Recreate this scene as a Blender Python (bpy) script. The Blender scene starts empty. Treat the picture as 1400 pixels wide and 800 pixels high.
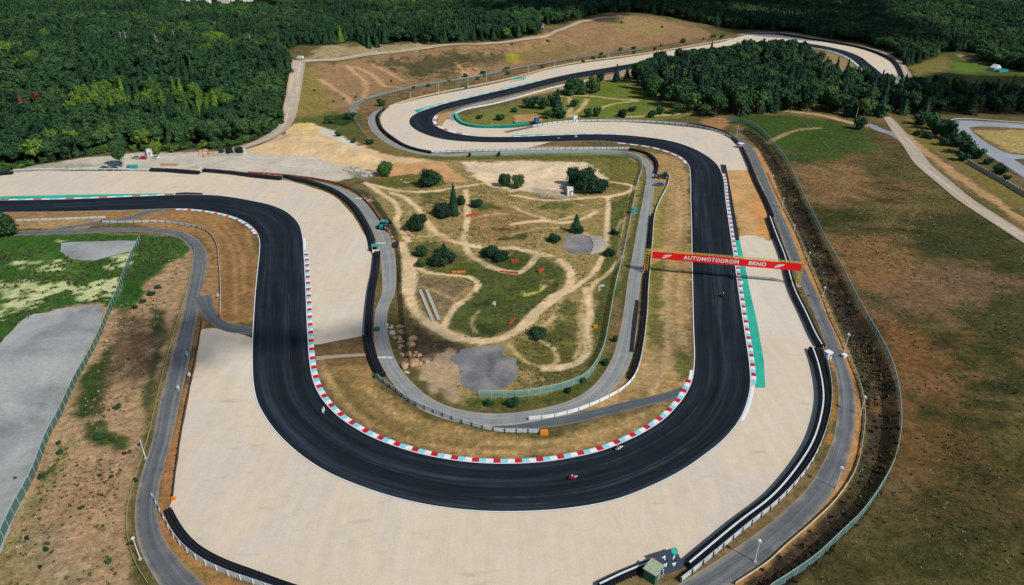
import bpy, math, random
import numpy as np
from mathutils import Vector, Matrix
from mathutils.geometry import tessellate_polygon

random.seed(7)
rng = np.random.default_rng(11)
S = bpy.context.scene
C = S.collection
R = math.radians

# ------------------------------------------------------------------ camera
CAMH = 96.0
PITCH = R(27.5)
FPX = 933.3                                   # focal length in photograph pixels (24 mm lens)
cd = bpy.data.cameras.new('camera')
cd.lens = 24.0; cd.sensor_width = 36.0; cd.clip_start = 1.0; cd.clip_end = 20000.0
cam = bpy.data.objects.new('camera', cd); C.objects.link(cam)
cam.location = (0, 0, CAMH); cam.rotation_euler = (math.pi/2 - PITCH, 0, 0)
S.camera = cam

# ------------------------------------------------------------------ sky, sun, exposure
SUN_EL = R(44.5)
SUN_AZ = math.atan2(0.76, -0.66)              # direction towards the sun, clockwise from +Y
w = bpy.data.worlds.new("World"); S.world = w; w.use_nodes = True
nt = w.node_tree; bg = nt.nodes['Background']
sky = nt.nodes.new('ShaderNodeTexSky'); sky.sky_type = 'NISHITA'; sky.sun_disc = False
sky.sun_elevation = SUN_EL; sky.sun_rotation = SUN_AZ; sky.altitude = 400
nt.links.new(sky.outputs[0], bg.inputs[0]); bg.inputs[1].default_value = 0.085
sl = bpy.data.lights.new('sun', 'SUN'); sl.energy = 3.6; sl.angle = R(0.5); sl.color = (1.0, 0.95, 0.87)
so = bpy.data.objects.new('sun', sl); C.objects.link(so)
sd = Vector((math.sin(SUN_AZ)*math.cos(SUN_EL), math.cos(SUN_AZ)*math.cos(SUN_EL), math.sin(SUN_EL)))
so.rotation_euler = sd.to_track_quat('Z', 'Y').to_euler(); so.location = (150, -100, 200)
S.view_settings.view_transform = 'Standard'; S.view_settings.look = 'None'
S.view_settings.exposure = 0.17; S.view_settings.gamma = 1.0
S.cycles.max_bounces = 5; S.cycles.transparent_max_bounces = 16; S.cycles.diffuse_bounces = 2

# ------------------------------------------------------------------ small maths
def lin(c):
    return tuple((v/255/12.92 if v/255 <= 0.04045 else ((v/255+0.055)/1.055)**2.4) for v in c)

def g(px, py, z=0.0):
    """where the photograph's pixel lies on the level z"""
    dx = (px-700)/FPX; dy = (400-py)/FPX
    dyy = math.cos(PITCH) + dy*math.sin(PITCH); dz = -math.sin(PITCH) + dy*math.cos(PITCH)
    t = (z-CAMH)/dz
    return (dx*t, dyy*t)

_L = rng.random((256, 256))
def vnoise(x, y, scale, seed=0):
    x = np.asarray(x, float)/scale + 37.7*seed + 900; y = np.asarray(y, float)/scale + 91.3*seed + 900
    xi = np.floor(x).astype(int); yi = np.floor(y).astype(int)
    fx = x-xi; fy = y-yi; fx = fx*fx*(3-2*fx); fy = fy*fy*(3-2*fy)
    a = _L[xi & 255, yi & 255]; b = _L[(xi+1) & 255, yi & 255]; c = _L[xi & 255, (yi+1) & 255]; d = _L[(xi+1) & 255, (yi+1) & 255]
    return (a*(1-fx)+b*fx)*(1-fy) + (c*(1-fx)+d*fx)*fy
def fbm(x, y, scale, seed=0, octs=4):
    s = 0; a = 1; t = 0
    for k in range(octs):
        s = s + a*vnoise(x, y, scale/2**k, seed+k*3); t += a; a *= 0.55
    return s/t

def seg_dist(X, Y, pts, closed=False):
    d2 = np.full(X.shape, 1e18); n = len(pts)
    for i in range(n if closed else n-1):
        ax, ay = pts[i]; bx, by = pts[(i+1) % n]
        ux, uy = bx-ax, by-ay; L = ux*ux+uy*uy+1e-12
        t = np.clip(((X-ax)*ux+(Y-ay)*uy)/L, 0, 1)
        d2 = np.minimum(d2, (X-ax-t*ux)**2+(Y-ay-t*uy)**2)
    return np.sqrt(d2)
def inside(X, Y, pts):
    r = np.zeros(X.shape, bool); n = len(pts)
    for i in range(n):
        ax, ay = pts[i]; bx, by = pts[(i+1) % n]
        if ay == by: continue
        c = ((ay > Y) != (by > Y)) & (X < (bx-ax)*(Y-ay)/(by-ay)+ax)
        r ^= c
    return r
def sdf(X, Y, pts):
    """positive inside"""
    d = seg_dist(X, Y, pts, True)
    return np.where(inside(X, Y, pts), d, -d)
def sstep(v):
    v = np.clip(v, 0, 1); return v*v*(3-2*v)

def spline(P, step=2.0, closed=False):
    """Catmull-Rom through points of any dimension, resampled about every step metres"""
    P = [np.array(p, float) for p in P]; n = len(P); out = []
    for i in range(n if closed else n-1):
        if closed: p0, p1, p2, p3 = P[i-1], P[i], P[(i+1) % n], P[(i+2) % n]
        else: p1, p2 = P[i], P[i+1]; p0 = P[i-1] if i else 2*p1-p2; p3 = P[i+2] if i+2 < n else 2*p2-p1
        d01 = max(np.linalg.norm(p1-p0), 1e-3)**.5; d12 = max(np.linalg.norm(p2-p1), 1e-3)**.5; d23 = max(np.linalg.norm(p3-p2), 1e-3)**.5
        m1 = (p2-p1) + d12*((p1-p0)/d01 - (p2-p0)/(d01+d12)) if True else 0
        m1 = d12*((p1-p0)/d01 - (p2-p0)/(d01+d12) + (p2-p1)/d12)
        m2 = d12*((p2-p1)/d12 - (p3-p1)/(d12+d23) + (p3-p2)/d23)
        k = max(1, int(np.linalg.norm((p2-p1)[:2])/step+.5))
        for j in range(k):
            t = j/k; h00 = 2*t**3-3*t**2+1; h10 = t**3-2*t**2+t; h01 = -2*t**3+3*t**2; h11 = t**3-t**2
            out.append(h00*p1+h10*m1+h01*p2+h11*m2)
    if not closed: out.append(P[-1])
    return np.array(out)
def even(P, step):
    """points at even spacing along a polyline"""
    P = np.asarray(P, float); d = np.r_[0, np.cumsum(np.linalg.norm(np.diff(P[:, :2], axis=0), axis=1))]
    n = max(2, int(round(d[-1]/step))+1); t = np.linspace(0, d[-1], n)
    return np.stack([np.interp(t, d, P[:, k]) for k in range(P.shape[1])], 1)
def normals(P):
    """unit normals to the right of the direction of travel"""
    T = np.gradient(np.asarray(P, float)[:, :2], axis=0); T /= np.linalg.norm(T, axis=1)[:, None]+1e-9
    return np.stack([T[:, 1], -T[:, 0]], 1)
def line(px, step=2.0, z=0.0):
    return spline([g(x, y, z) for x, y in px], step)

# ------------------------------------------------------------------ the lie of the land
HILL = [g(*p) for p in [(-1600, 200), (-500, 196), (0, 196), (300, 192), (385, 178), (440, 168), (478, 158), (495, 142), (560, 121), (640, 106),
                        (780, 81), (900, 63), (985, 52), (1000, 38), (960, 8), (-1600, 8)]]
INFIELD = [g(*p) for p in [(520, 258), (552, 340), (556, 400), (562, 452), (566, 500), (610, 540), (660, 548), (760, 530), (808, 505), (836, 420), (866, 270),
                           (872, 222), (830, 214), (640, 216), (560, 236)]]
RFIELD = [g(*p) for p in [(1060, 190), (1100, 255), (1140, 330), (1175, 400), (1215, 470), (1238, 540), (1238, 600), (1212, 690), (1150, 760), (1090, 830),
                          (1900, 900), (1700, 420), (1385, 315), (1240, 200), (1190, 176), (1100, 165)]]
LFIELD = [g(*p) for p in [(200, 345), (245, 345), (240, 400), (218, 460), (190, 560), (165, 660), (150, 760), (180, 840), (-60, 860), (40, 690), (110, 540), (170, 410)]]
DITCH = [g(*p) for p in [(1012, 180), (1035, 200), (1058, 240), (1076, 285), (1100, 335), (1122, 386), (1143, 428), (1163, 480), (1180, 528), (1186, 565), (1184, 605), (1175, 643), (1150, 684),
                         (1116, 718), (1078, 751), (1012, 802), (1075, 812), (1130, 765), (1175, 715), (1207, 672), (1227, 620), (1231, 580), (1229, 545), (1212, 495), (1180, 440), (1150, 378), (1118, 320),
                         (1094, 268), (1068, 220), (1045, 192), (1020, 175)]]
MOUND = [g(*p) for p in [(330, 205), (385, 185), (425, 176), (470, 190), (530, 215), (570, 226), (480, 224), (400, 216)]]
PADS = [[g(*p) for p in [(612, 482), (640, 474), (665, 471), (692, 472), (704, 490), (706, 536), (690, 540), (648, 542), (628, 530), (633, 508), (620, 496)]],
        [g(*p) for p in [(769, 324), (780, 317), (792, 316), (808, 319), (820, 331), (820, 339), (808, 348), (792, 350), (776, 349), (768, 338)]]]
def H(X, Y):
    X = np.asarray(X, float); Y = np.asarray(Y, float); z = np.zeros(X.shape)
    d = sdf(X, Y, HILL)
    z = z + 21*sstep(d/125) + 0.045*np.clip(d-125, 0, 700) + (fbm(X, Y, 60, 5, 3)-.5)*7*sstep(d/60)
    flat_ = np.ones(X.shape)
    for pd in PADS: flat_ = flat_*sstep(-sdf(X, Y, pd)/5)
    z = z + flat_*sstep(sdf(X, Y, INFIELD)/9)*((fbm(X, Y, 14, 2, 3)-.5)*2.4)
    z = z + sstep(sdf(X, Y, RFIELD)/25)*((fbm(X, Y, 40, 8, 4)-.42)*3.0)
    z = z + sstep(sdf(X, Y, LFIELD)/8)*((fbm(X, Y, 15, 9, 3)-.42)*1.6)
    z = z - sstep(sdf(X, Y, DITCH)/4.5)*(1.3+(fbm(X, Y, 6, 4, 2)-.5)*1.5)
    z = z + sstep(sdf(X, Y, MOUND)/14)*(3.0+(fbm(X, Y, 12, 3, 3)-.5)*2.5)
    far = np.clip((np.hypot(X, Y)-1500)/3500, 0, 1); z = z + 60*far*far
    return z
def hz(x, y): return float(H(np.array([x]), np.array([y]))[0])
def gt(px, py):
    """where the photograph's pixel meets the terrain"""
    dx = (px-700)/FPX; dy = (400-py)/FPX
    dyy = math.cos(PITCH) + dy*math.sin(PITCH); dz = -math.sin(PITCH) + dy*math.cos(PITCH)
    t1 = (70-CAMH)/dz; t2 = (-3-CAMH)/dz; t = np.linspace(t1, t2, 500)
    f = CAMH+t*dz - H(t*dx, t*dyy); k = int(np.argmax(f < 0)) if (f < 0).any() else 499
    k = max(k, 1); a = f[k-1]/(f[k-1]-f[k]+1e-9); tt = t[k-1]+(t[k]-t[k-1])*a
    return (float(tt*dx), float(tt*dyy), float(CAMH+tt*dz))

# ------------------------------------------------------------------ object helpers
def tag(o, label=None, cat=None, group=None, kind=None):
    if label: o['label'] = label
    if cat: o['category'] = cat
    if group: o['group'] = group
    if kind: o['kind'] = kind
    return o
def empty(name, loc, rz=0.0, label=None, cat=None, group=None, kind=None):
    o = bpy.data.objects.new(name, None); C.objects.link(o); o.location = loc; o.rotation_euler = (0, 0, rz)
    o.empty_display_size = .2
    return tag(o, label, cat, group, kind)
def link(name, me, mat=None, parent=None, loc=None, rot=None, scale=None):
    o = bpy.data.objects.new(name, me); C.objects.link(o)
    if mat is not None and not me.materials:
        for m in (mat if isinstance(mat, (list, tuple)) else [mat]): me.materials.append(m)
    if parent: o.parent = parent
    if loc is not None: o.location = loc
    if rot is not None: o.rotation_euler = rot
    if scale is not None: o.scale = scale
    return o
def mesh(name, V, Fc, uv=None, mi=None, smooth=False):
    me = bpy.data.meshes.new(name); me.from_pydata([tuple(v) for v in V], [], [tuple(f) for f in Fc])
    if uv is not None:
        l = me.uv_layers.new(name='UV'); vi = np.empty(len(me.loops), int); me.loops.foreach_get('vertex_index', vi)
        l.data.foreach_set('uv', np.asarray(uv, float)[vi].ravel())
    if mi is not None: me.polygons.foreach_set('material_index', mi)
    if smooth: me.polygons.foreach_set('use_smooth', [True]*len(me.polygons))
    me.update(); return me
class MB:
    """collects shapes into one mesh"""
    def __init__(s): s.V = []; s.F = []; s.M = []
    def add(s, V, Fc, m=0):
        k = len(s.V); s.V += [tuple(v) for v in V]; s.F += [tuple(i+k for i in f) for f in Fc]; s.M += [m]*len(Fc); return s
    def box(s, c, d, m=0, rz=0.0, taper=1.0, tilt=None):
        x, y, z = [v/2 for v in d]; V = []
        for k, q in ((-1, 1.0), (1, taper)):
            for a, b in ((-1, -1), (1, -1), (1, 1), (-1, 1)): V.append(Vector((a*x*q, b*y*q, k*z)))
        M = Matrix.Rotation(rz, 3, 'Z')
        if tilt: M = M @ Matrix.Rotation(tilt[1], 3, tilt[0])
        return s.add([M @ v + Vector(c) for v in V], [(3, 2, 1, 0), (4, 5, 6, 7), (0, 1, 5, 4), (1, 2, 6, 5), (2, 3, 7, 6), (3, 0, 4, 7)], m)
    def tube(s, a, b, r, n=6, m=0, r2=None):
        a = Vector(a); b = Vector(b); q = (b-a).to_track_quat('Z', 'Y'); r2 = r if r2 is None else r2; V = []
        for p, rr in ((a, r), (b, r2)):
            for k in range(n): V.append(p + q @ Vector((rr*math.cos(2*math.pi*k/n), rr*math.sin(2*math.pi*k/n), 0)))
        return s.add(V, [(k, (k+1) % n, n+(k+1) % n, n+k) for k in range(n)] + [tuple(range(n))[::-1], tuple(range(n, 2*n))], m)
    def loft(s, rings, m=0, cap=True):
        n = len(rings[0]); V = [p for r in rings for p in r]
        Fc = [(i*n+k, i*n+(k+1) % n, (i+1)*n+(k+1) % n, (i+1)*n+k) for i in range(len(rings)-1) for k in range(n)]
        if cap: Fc += [tuple(range(n))[::-1], tuple(range((len(rings)-1)*n, len(rings)*n))]
        return s.add(V, Fc, m)
    def ball(s, c, r, n=8, m=0, sc=(1, 1, 1)):
        V = [(c[0], c[1], c[2]-r*sc[2])]; rings = n//2
        for i in range(1, rings):
            a = -math.pi/2+math.pi*i/rings
            for k in range(n): V.append((c[0]+r*sc[0]*math.cos(a)*math.cos(2*math.pi*k/n), c[1]+r*sc[1]*math.cos(a)*math.sin(2*math.pi*k/n), c[2]+r*sc[2]*math.sin(a)))
        V.append((c[0], c[1], c[2]+r*sc[2])); Fc = []
        for k in range(n):
            Fc.append((0, 1+(k+1) % n, 1+k)); Fc.append((len(V)-1, 1+(rings-2)*n+k, 1+(rings-2)*n+(k+1) % n))
            for i in range(rings-2): Fc.append((1+i*n+k, 1+i*n+(k+1) % n, 1+(i+1)*n+(k+1) % n, 1+(i+1)*n+k))
        return s.add(V, Fc, m)
    def me(s, name, smooth=False): return mesh(name, s.V, s.F, mi=s.M, smooth=smooth)
    def build(s, name, mat, parent=None, loc=None, rot=None, smooth=False):
        return link(name, s.me(name, smooth), mat, parent, loc, rot)
def copy_tree(o, parent=None):
    c = o.copy(); C.objects.link(c)
    if parent: c.parent = parent
    for ch in list(o.children): copy_tree(ch, c)
    return c

# ------------------------------------------------------------------ materials
def newmat(name):
    m = bpy.data.materials.new(name); m.use_nodes = True; n = m.node_tree.nodes; b = n['Principled BSDF']
    b.inputs['Specular IOR Level'].default_value = 0.25
    return m, n, m.node_tree.links, b
def nod(n, t, **kw):
    o = n.new(t)
    for k, v in kw.items(): setattr(o, k, v)
    return o
def noise(n, l, vec, scale, detail=5, rough=.6, dist=0.0):
    t = n.new('ShaderNodeTexNoise'); t.inputs['Scale'].default_value = scale; t.inputs['Detail'].default_value = detail
    t.inputs['Roughness'].default_value = rough; t.inputs['Distortion'].default_value = dist
    if vec is not None: l.new(vec, t.inputs['Vector'])
    return t.outputs['Fac']
def ramp(n, l, fac, stops):
    r = n.new('ShaderNodeValToRGB'); e = r.color_ramp.elements
    while len(e) < len(stops): e.new(.5)
    for k, (p, c) in enumerate(stops): e[k].position = p; e[k].color = (*c, 1) if len(c) == 3 else c
    l.new(fac, r.inputs[0]); return r.outputs[0]
def mixc(n, l, fac, a, b, mode='MIX'):
    m = n.new('ShaderNodeMix'); m.data_type = 'RGBA'; m.blend_type = mode; m.clamp_factor = True
    for s_, v in ((m.inputs[0], fac), (m.inputs[6], a), (m.inputs[7], b)):
        if isinstance(v, (int, float)): s_.default_value = v
        elif isinstance(v, tuple): s_.default_value = (*v, 1) if len(v) == 3 else v
        else: l.new(v, s_)
    return m.outputs[2]
def gray(v): return (v, v, v)
def flat(name, c, rough=.6, var=.15, scale=2.0, metal=0.0, spec=.25):
    """a plain material with a little mottling"""
    m, n, l, b = newmat(name); tc = n.new('ShaderNodeTexCoord')
    f = noise(n, l, tc.outputs['Object'], scale, 4)
    l.new(ramp(n, l, f, [(.3, tuple(v*(1-var) for v in c)), (.7, tuple(min(1, v*(1+var)) for v in c))]), b.inputs['Base Color'])
    b.inputs['Roughness'].default_value = rough; b.inputs['Metallic'].default_value = metal; b.inputs['Specular IOR Level'].default_value = spec
    return m
def bump(n, l, b, h, strength=.4, dist=.1):
    u = n.new('ShaderNodeBump'); u.inputs['Strength'].default_value = strength; u.inputs['Distance'].default_value = dist
    l.new(h, u.inputs['Height']); l.new(u.outputs[0], b.inputs['Normal'])
def mat_ground():
    m, n, l, b = newmat('ground'); tc = n.new('ShaderNodeTexCoord'); o = tc.outputs['Object']
    at = nod(n, 'ShaderNodeAttribute', attribute_name='Col'); veg = nod(n, 'ShaderNodeAttribute', attribute_name='veg')
    n1 = noise(n, l, o, .55, 8, .72); n2 = noise(n, l, o, .11, 5, .65, .6); n3 = noise(n, l, o, 2.3, 4, .7)
    kf = nod(n, 'ShaderNodeMapRange'); l.new(veg.outputs['Fac'], kf.inputs[0]); kf.inputs[1].default_value = 0; kf.inputs[2].default_value = .35; kf.inputs[3].default_value = .32; kf.inputs[4].default_value = 1
    c = mixc(n, l, kf.outputs[0], at.outputs['Color'], ramp(n, l, n1, [(.30, gray(.48)), (.5, gray(.98)), (.70, gray(1.55))]), 'MULTIPLY')
    c = mixc(n, l, 1.0, c, ramp(n, l, n2, [(.32, (.80, .84, .78)), (.68, (1.2, 1.15, 1.1))]), 'MULTIPLY')
    # low plants: darker green tufts where there is vegetation
    tf = ramp(n, l, n3, [(.46, gray(0)), (.60, gray(1))])
    mm = nod(n, 'ShaderNodeMath', operation='MULTIPLY'); l.new(tf, mm.inputs[0]); l.new(veg.outputs['Fac'], mm.inputs[1])
    c = mixc(n, l, mm.outputs[0], c, mixc(n, l, 1.0, c, (.42, .52, .34), 'MULTIPLY'))
    l.new(c, b.inputs['Base Color']); b.inputs['Roughness'].default_value = 1; b.inputs['Specular IOR Level'].default_value = .05
    bump(n, l, b, n1, .9, .5); return m
def mat_gravel():
    m, n, l, b = newmat('gravel'); tc = n.new('ShaderNodeTexCoord'); o = tc.outputs['Object']
    a = noise(n, l, o, .018, 5, .6, .8); f = noise(n, l, o, .35, 7, .7); sp = noise(n, l, o, 5, 3, .6)
    mp = n.new('ShaderNodeMapping'); l.new(o, mp.inputs[0]); mp.inputs['Scale'].default_value = (.5, .05, 1); mp.inputs['Rotation'].default_value = (0, 0, .5)
    rk = noise(n, l, mp.outputs[0], 1.0, 5, .65, .4)
    c = ramp(n, l, a, [(.36, (.56, .50, .42)), (.50, (.61, .51, .38)), (.64, (.60, .54, .445))])
    c = mixc(n, l, 1.0, c, ramp(n, l, f, [(.3, gray(.93)), (.7, gray(1.05))]), 'MULTIPLY')
    c = mixc(n, l, 1.0, c, ramp(n, l, rk, [(.34, gray(.95)), (.62, gray(1.03))]), 'MULTIPLY')
    c = mixc(n, l, 1.0, c, ramp(n, l, sp, [(.3, gray(.88)), (.7, gray(1.1))]), 'MULTIPLY')
    # a few dark scrapes
    mp2 = n.new('ShaderNodeMapping'); l.new(o, mp2.inputs[0]); mp2.inputs['Scale'].default_value = (.10, .35, 1); mp2.inputs['Rotation'].default_value = (0, 0, .25)
    sc = ramp(n, l, noise(n, l, mp2.outputs[0], 1.0, 3, .5), [(.64, gray(0)), (.76, gray(.42))])
    c = mixc(n, l, sc, c, (.30, .23, .16))
    l.new(c, b.inputs['Base Color']); b.inputs['Roughness'].default_value = 1; b.inputs['Specular IOR Level'].default_value = .05
    bump(n, l, b, f, .22, .1); return m
def mat_road(name, c, streak=.35, dust=None, across=7.0, worn=.4):
    """asphalt on a ribbon: u runs across, v along in metres"""
    m, n, l, b = newmat(name); uv = nod(n, 'ShaderNodeUVMap', uv_map='UV'); tc = n.new('ShaderNodeTexCoord')
    mp = n.new('ShaderNodeMapping'); l.new(uv.outputs[0], mp.inputs[0]); mp.inputs['Scale'].default_value = (across, .012, 1)
    s1 = noise(n, l, mp.outputs[0], 1.0, 6, .62, .25)
    mp2 = n.new('ShaderNodeMapping'); l.new(uv.outputs[0], mp2.inputs[0]); mp2.inputs['Scale'].default_value = (across*3.5, .03, 1)
    s2 = noise(n, l, mp2.outputs[0], 1.0, 4, .6)
    f = noise(n, l, tc.outputs['Object'], .22, 6, .65); ff = noise(n, l, tc.outputs['Object'], 3.0, 4, .7)
    k = streak
    cc = ramp(n, l, s1, [(.30, tuple(v*(1-.6*k) for v in c)), (.52, c), (.70, tuple(v*(1+1.5*k)+.004 for v in c))])
    cc = mixc(n, l, 1.0, cc, ramp(n, l, s2, [(.3, gray(1-.4*k)), (.72, gray(1+.6*k))]), 'MULTIPLY')
    cc = mixc(n, l, 1.0, cc, ramp(n, l, f, [(.3, gray(1-.5*worn)), (.7, gray(1+.5*worn))]), 'MULTIPLY')
    cc = mixc(n, l, 1.0, cc, ramp(n, l, ff, [(.3, gray(.88)), (.7, gray(1.12))]), 'MULTIPLY')
    if dust is not None:
        e = nod(n, 'ShaderNodeSeparateXYZ'); l.new(uv.outputs[0], e.inputs[0])
        a = nod(n, 'ShaderNodeMath', operation='SUBTRACT'); l.new(e.outputs[0], a.inputs[0]); a.inputs[1].default_value = .5
        a2 = nod(n, 'ShaderNodeMath', operation='ABSOLUTE'); l.new(a.outputs[0], a2.inputs[0])
        ad = nod(n, 'ShaderNodeMath', operation='MULTIPLY_ADD'); l.new(f, ad.inputs[0]); ad.inputs[1].default_value = .55; l.new(a2.outputs[0], ad.inputs[2])
        cc = mixc(n, l, ramp(n, l, ad.outputs[0], [(.58, gray(0)), (.80, gray(.8))]), cc, dust)
    l.new(cc, b.inputs['Base Color']); b.inputs['Roughness'].default_value = .92; b.inputs['Specular IOR Level'].default_value = .12
    return m
def mat_pave(name, c, tint=(1.25, 1.2, 1.12), scale=.06, var=.3, rough=.95):
    m, n, l, b = newmat(name); tc = n.new('ShaderNodeTexCoord'); o = tc.outputs['Object']
    a = noise(n, l, o, scale, 7, .65, .5); f = noise(n, l, o, 1.3, 6, .7)
    cc = ramp(n, l, a, [(.34, tuple(v*(1-var) for v in c)), (.5, c), (.66, tuple(min(.9, v*t) for v, t in zip(c, tint)))])
    cc = mixc(n, l, 1.0, cc, ramp(n, l, f, [(.3, gray(.84)), (.7, gray(1.16))]), 'MULTIPLY')
    l.new(cc, b.inputs['Base Color']); b.inputs['Roughness'].default_value = rough; b.inputs['Specular IOR Level'].default_value = .1
    return m
def mat_leaf(name='foliage'):
    m, n, l, b = newmat(name); tc = n.new('ShaderNodeTexCoord')
    ti = nod(n, 'ShaderNodeAttribute', attribute_name='tint', attribute_type='INSTANCER')
    oi = n.new('ShaderNodeObjectInfo')
    f = noise(n, l, tc.outputs['Object'], .35, 4, .6); g1 = noise(n, l, tc.outputs['Object'], 1.9, 2, .6)
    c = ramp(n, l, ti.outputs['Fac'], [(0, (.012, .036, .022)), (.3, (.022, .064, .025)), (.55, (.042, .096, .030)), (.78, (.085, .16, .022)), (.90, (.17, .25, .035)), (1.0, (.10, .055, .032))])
    c = mixc(n, l, 1.0, c, ramp(n, l, oi.outputs['Random'], [(0, (.62, .72, .75)), (.5, (1, 1, 1)), (1, (1.45, 1.22, 1.0))]), 'MULTIPLY')
    c = mixc(n, l, 1.0, c, ramp(n, l, f, [(.33, gray(.68)), (.67, gray(1.38))]), 'MULTIPLY')
    c = mixc(n, l, 1.0, c, ramp(n, l, g1, [(.35, gray(.75)), (.68, gray(1.3))]), 'MULTIPLY')
    l.new(c, b.inputs['Base Color']); b.inputs['Roughness'].default_value = .75; b.inputs['Specular IOR Level'].default_value = .15
    return m
def mat_net(name, c, alpha=.55):
    """woven wire fencing: fine diagonal mesh, partly see-through"""
    m, n, l, b = newmat(name); tc = n.new('ShaderNodeTexCoord')
    f = noise(n, l, tc.outputs['Object'], 3.0, 3, .6)
    l.new(ramp(n, l, f, [(.3, tuple(v*.75 for v in c)), (.7, tuple(v*1.2 for v in c))]), b.inputs['Base Color'])
    b.inputs['Roughness'].default_value = .6; b.inputs['Alpha'].default_value = alpha; return m

M = {}
M['ground'] = mat_ground(); M['gravel'] = mat_gravel()
M['track'] = mat_road('race asphalt', (.0110, .0160, .0225), .75, None, 6.0, .3)
M['road'] = mat_road('service asphalt', (.115, .125, .132), .40, (.30, .235, .165), 5.0, .4)
M['road_pale'] = mat_road('worn service asphalt', (.235, .245, .24), .22, (.36, .29, .22), 5.0, .3)
M['road_dark'] = mat_road('dark service asphalt', (.085, .10, .115), .3, (.20, .17, .13), 4.0, .3)
M['road_blue'] = mat_road('smooth access asphalt', (.235, .255, .285), .12, None, 3.0, .18)
M['dirt_road'] = mat_road('dirt road', (.40, .335, .26), .3, (.30, .24, .17), 4.0, .3)
M['bank_path'] = mat_road('bank path', (.36, .29, .205), .2, None, 3.0, .3)
M['pavement'] = mat_pave('parking asphalt', (.29, .30, .295), (1.35, 1.33, 1.3), .045, .42)
M['yard'] = mat_pave('yard asphalt', (.18, .18, .185), (1.5, 1.35, 1.15), .12, .42)
M['kart'] = mat_pave('kart asphalt', (.27, .295, .325), (1.15, 1.14, 1.12), .05, .12)
M['runoff_black'] = mat_pave('black run-off asphalt', (.022, .027, .034), (1.3, 1.3, 1.3), .2, .2)
M['teal_paint'] = mat_pave('teal run-off paint', (.030, .37, .26), (1.4, 1.15, 1.15), .15, .15)
M['white_paint'] = flat('white paint', (.72, .73, .72), .6, .08)
M['red'] = flat('kerb red', (.50, .012, .03), .5, .22, .9); M['white'] = flat('kerb white', (.70, .71, .70), .5, .16, .9)
M['blue'] = flat('kerb light blue', (.22, .56, .64), .5, .10)
M['tyre'] = flat('tyre rubber', (.010, .012, .018), .8, .35, 1.5); M['belt'] = flat('conveyor belt', (.008, .010, .016), .6, .4, .6)
M['strap'] = flat('white top strap', (.62, .66, .68), .5, .15); M['teal_belt'] = flat('teal belt', (.01, .16, .12), .6, .3, .6)
M['rail'] = flat('galvanised rail', (.50, .56, .60), .45, .22, .6, .2); M['rail_white'] = flat('white rail', (.68, .70, .70), .5, .12, .6)
M['rail_cream'] = flat('weathered cream rail', (.52, .45, .30), .7, .15, .6); M['rail_olive'] = flat('weathered olive rail', (.30, .30, .13), .8, .25, .6)
M['net_green'] = mat_net('green wire mesh', (.045, .17, .135), .62); M['net_pale'] = mat_net('pale green wire mesh', (.19, .36, .31), .60)
M['net_blue'] = mat_net('blue grey wire mesh', (.14, .27, .27), .55); M['net_grey'] = mat_net('grey wire mesh', (.16, .21, .18), .28)
M['post'] = flat('pale fence post', (.42, .52, .48), .5, .15); M['post_dark'] = flat('green fence post', (.04, .12, .09), .5, .15)
M['yellow'] = flat('yellow truss', (.55, .36, .05), .5, .12); M['banner'] = flat('red banner', (.80, .008, .014), .5, .05, .3)
M['steel'] = flat('white steel', (.70, .71, .70), .4, .08); M['grey'] = flat('grey metal', (.25, .26, .27), .5, .15)
M['bark'] = flat('bark', (.075, .058, .042), .9, .3, 2.0); M['leaf'] = mat_leaf()
M['dark'] = flat('dark paint', (.02, .022, .028), .4, .2); M['glass'] = flat('dark glass', (.02, .03, .04), .12, .1, 2, 0, .6)
M['orange'] = flat('orange plastic', (.72, .20, .02), .5, .1); M['redp'] = flat('red plastic', (.45, .06, .035), .5, .15)
M['concrete'] = flat('concrete', (.40, .375, .33), .9, .2); M['sand'] = flat('sand rock', (.42, .26, .15), .95, .3, 1.0)
M['tealp'] = flat('teal paint', (.03, .30, .28), .4, .1); M['bluep'] = flat('blue paint', (.03, .10, .22), .4, .12); M['greenp'] = flat('green paint', (.02, .13, .07), .5, .12)
M['navy'] = flat('navy panel', (.012, .028, .055), .5, .2); M['skin'] = flat('skin', (.45, .27, .19), .6, .05)
M['redcar'] = flat('red car paint', (.42, .02, .025), .3, .05); M['whitecar'] = flat('white car paint', (.72, .74, .76), .3, .04); M['silver'] = flat('silver car paint', (.36, .39, .41), .3, .05)
M['roof_red'] = flat('red roof tiles', (.36, .10, .06), .8, .2); M['plaster'] = flat('pale plaster', (.62, .58, .50), .8, .1); M['plaster_grey'] = flat('grey plaster', (.42, .43, .44), .8, .1)

# ================================================================== GROUND: one sheet, coloured by what grows or lies on it
def axis(segs):
    out = [segs[0][0]]
    for a, b, s0, s1 in segs:
        x = a
        while x < b-1e-6:
            t = (x-a)/(b-a); x = min(b, x+s0+(s1-s0)*t)
            out.append(x)
    return np.array(out)
yr = axis([(-900, 50, 150, 10), (50, 300, .72, .8), (300, 460, .9, 1.6), (460, 900, 2.0, 5), (900, 1600, 8, 30), (1600, 9000, 60, 900)])
xr = axis([(0, 130, .75, .75), (130, 300, .9, 2.2), (300, 900, 2.5, 12), (900, 7000, 25, 700)])
xr = np.r_[-xr[:0:-1], xr]
GX, GY = np.meshgrid(xr, yr); GZ = H(GX, GY)
nx, ny = len(xr), len(yr)
col = np.zeros(GX.shape+(3,)); col[:] = lin((120, 101, 72)); veg = np.full(GX.shape, .35)
N1 = fbm(GX, GY, 22, 1); N2 = fbm(GX, GY, 6, 2); N3 = fbm(GX, GY, 60, 3); N4 = fbm(GX, GY, 2.6, 6, 3)
def W(pts): return [gt(*p)[:2] for p in pts]
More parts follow.
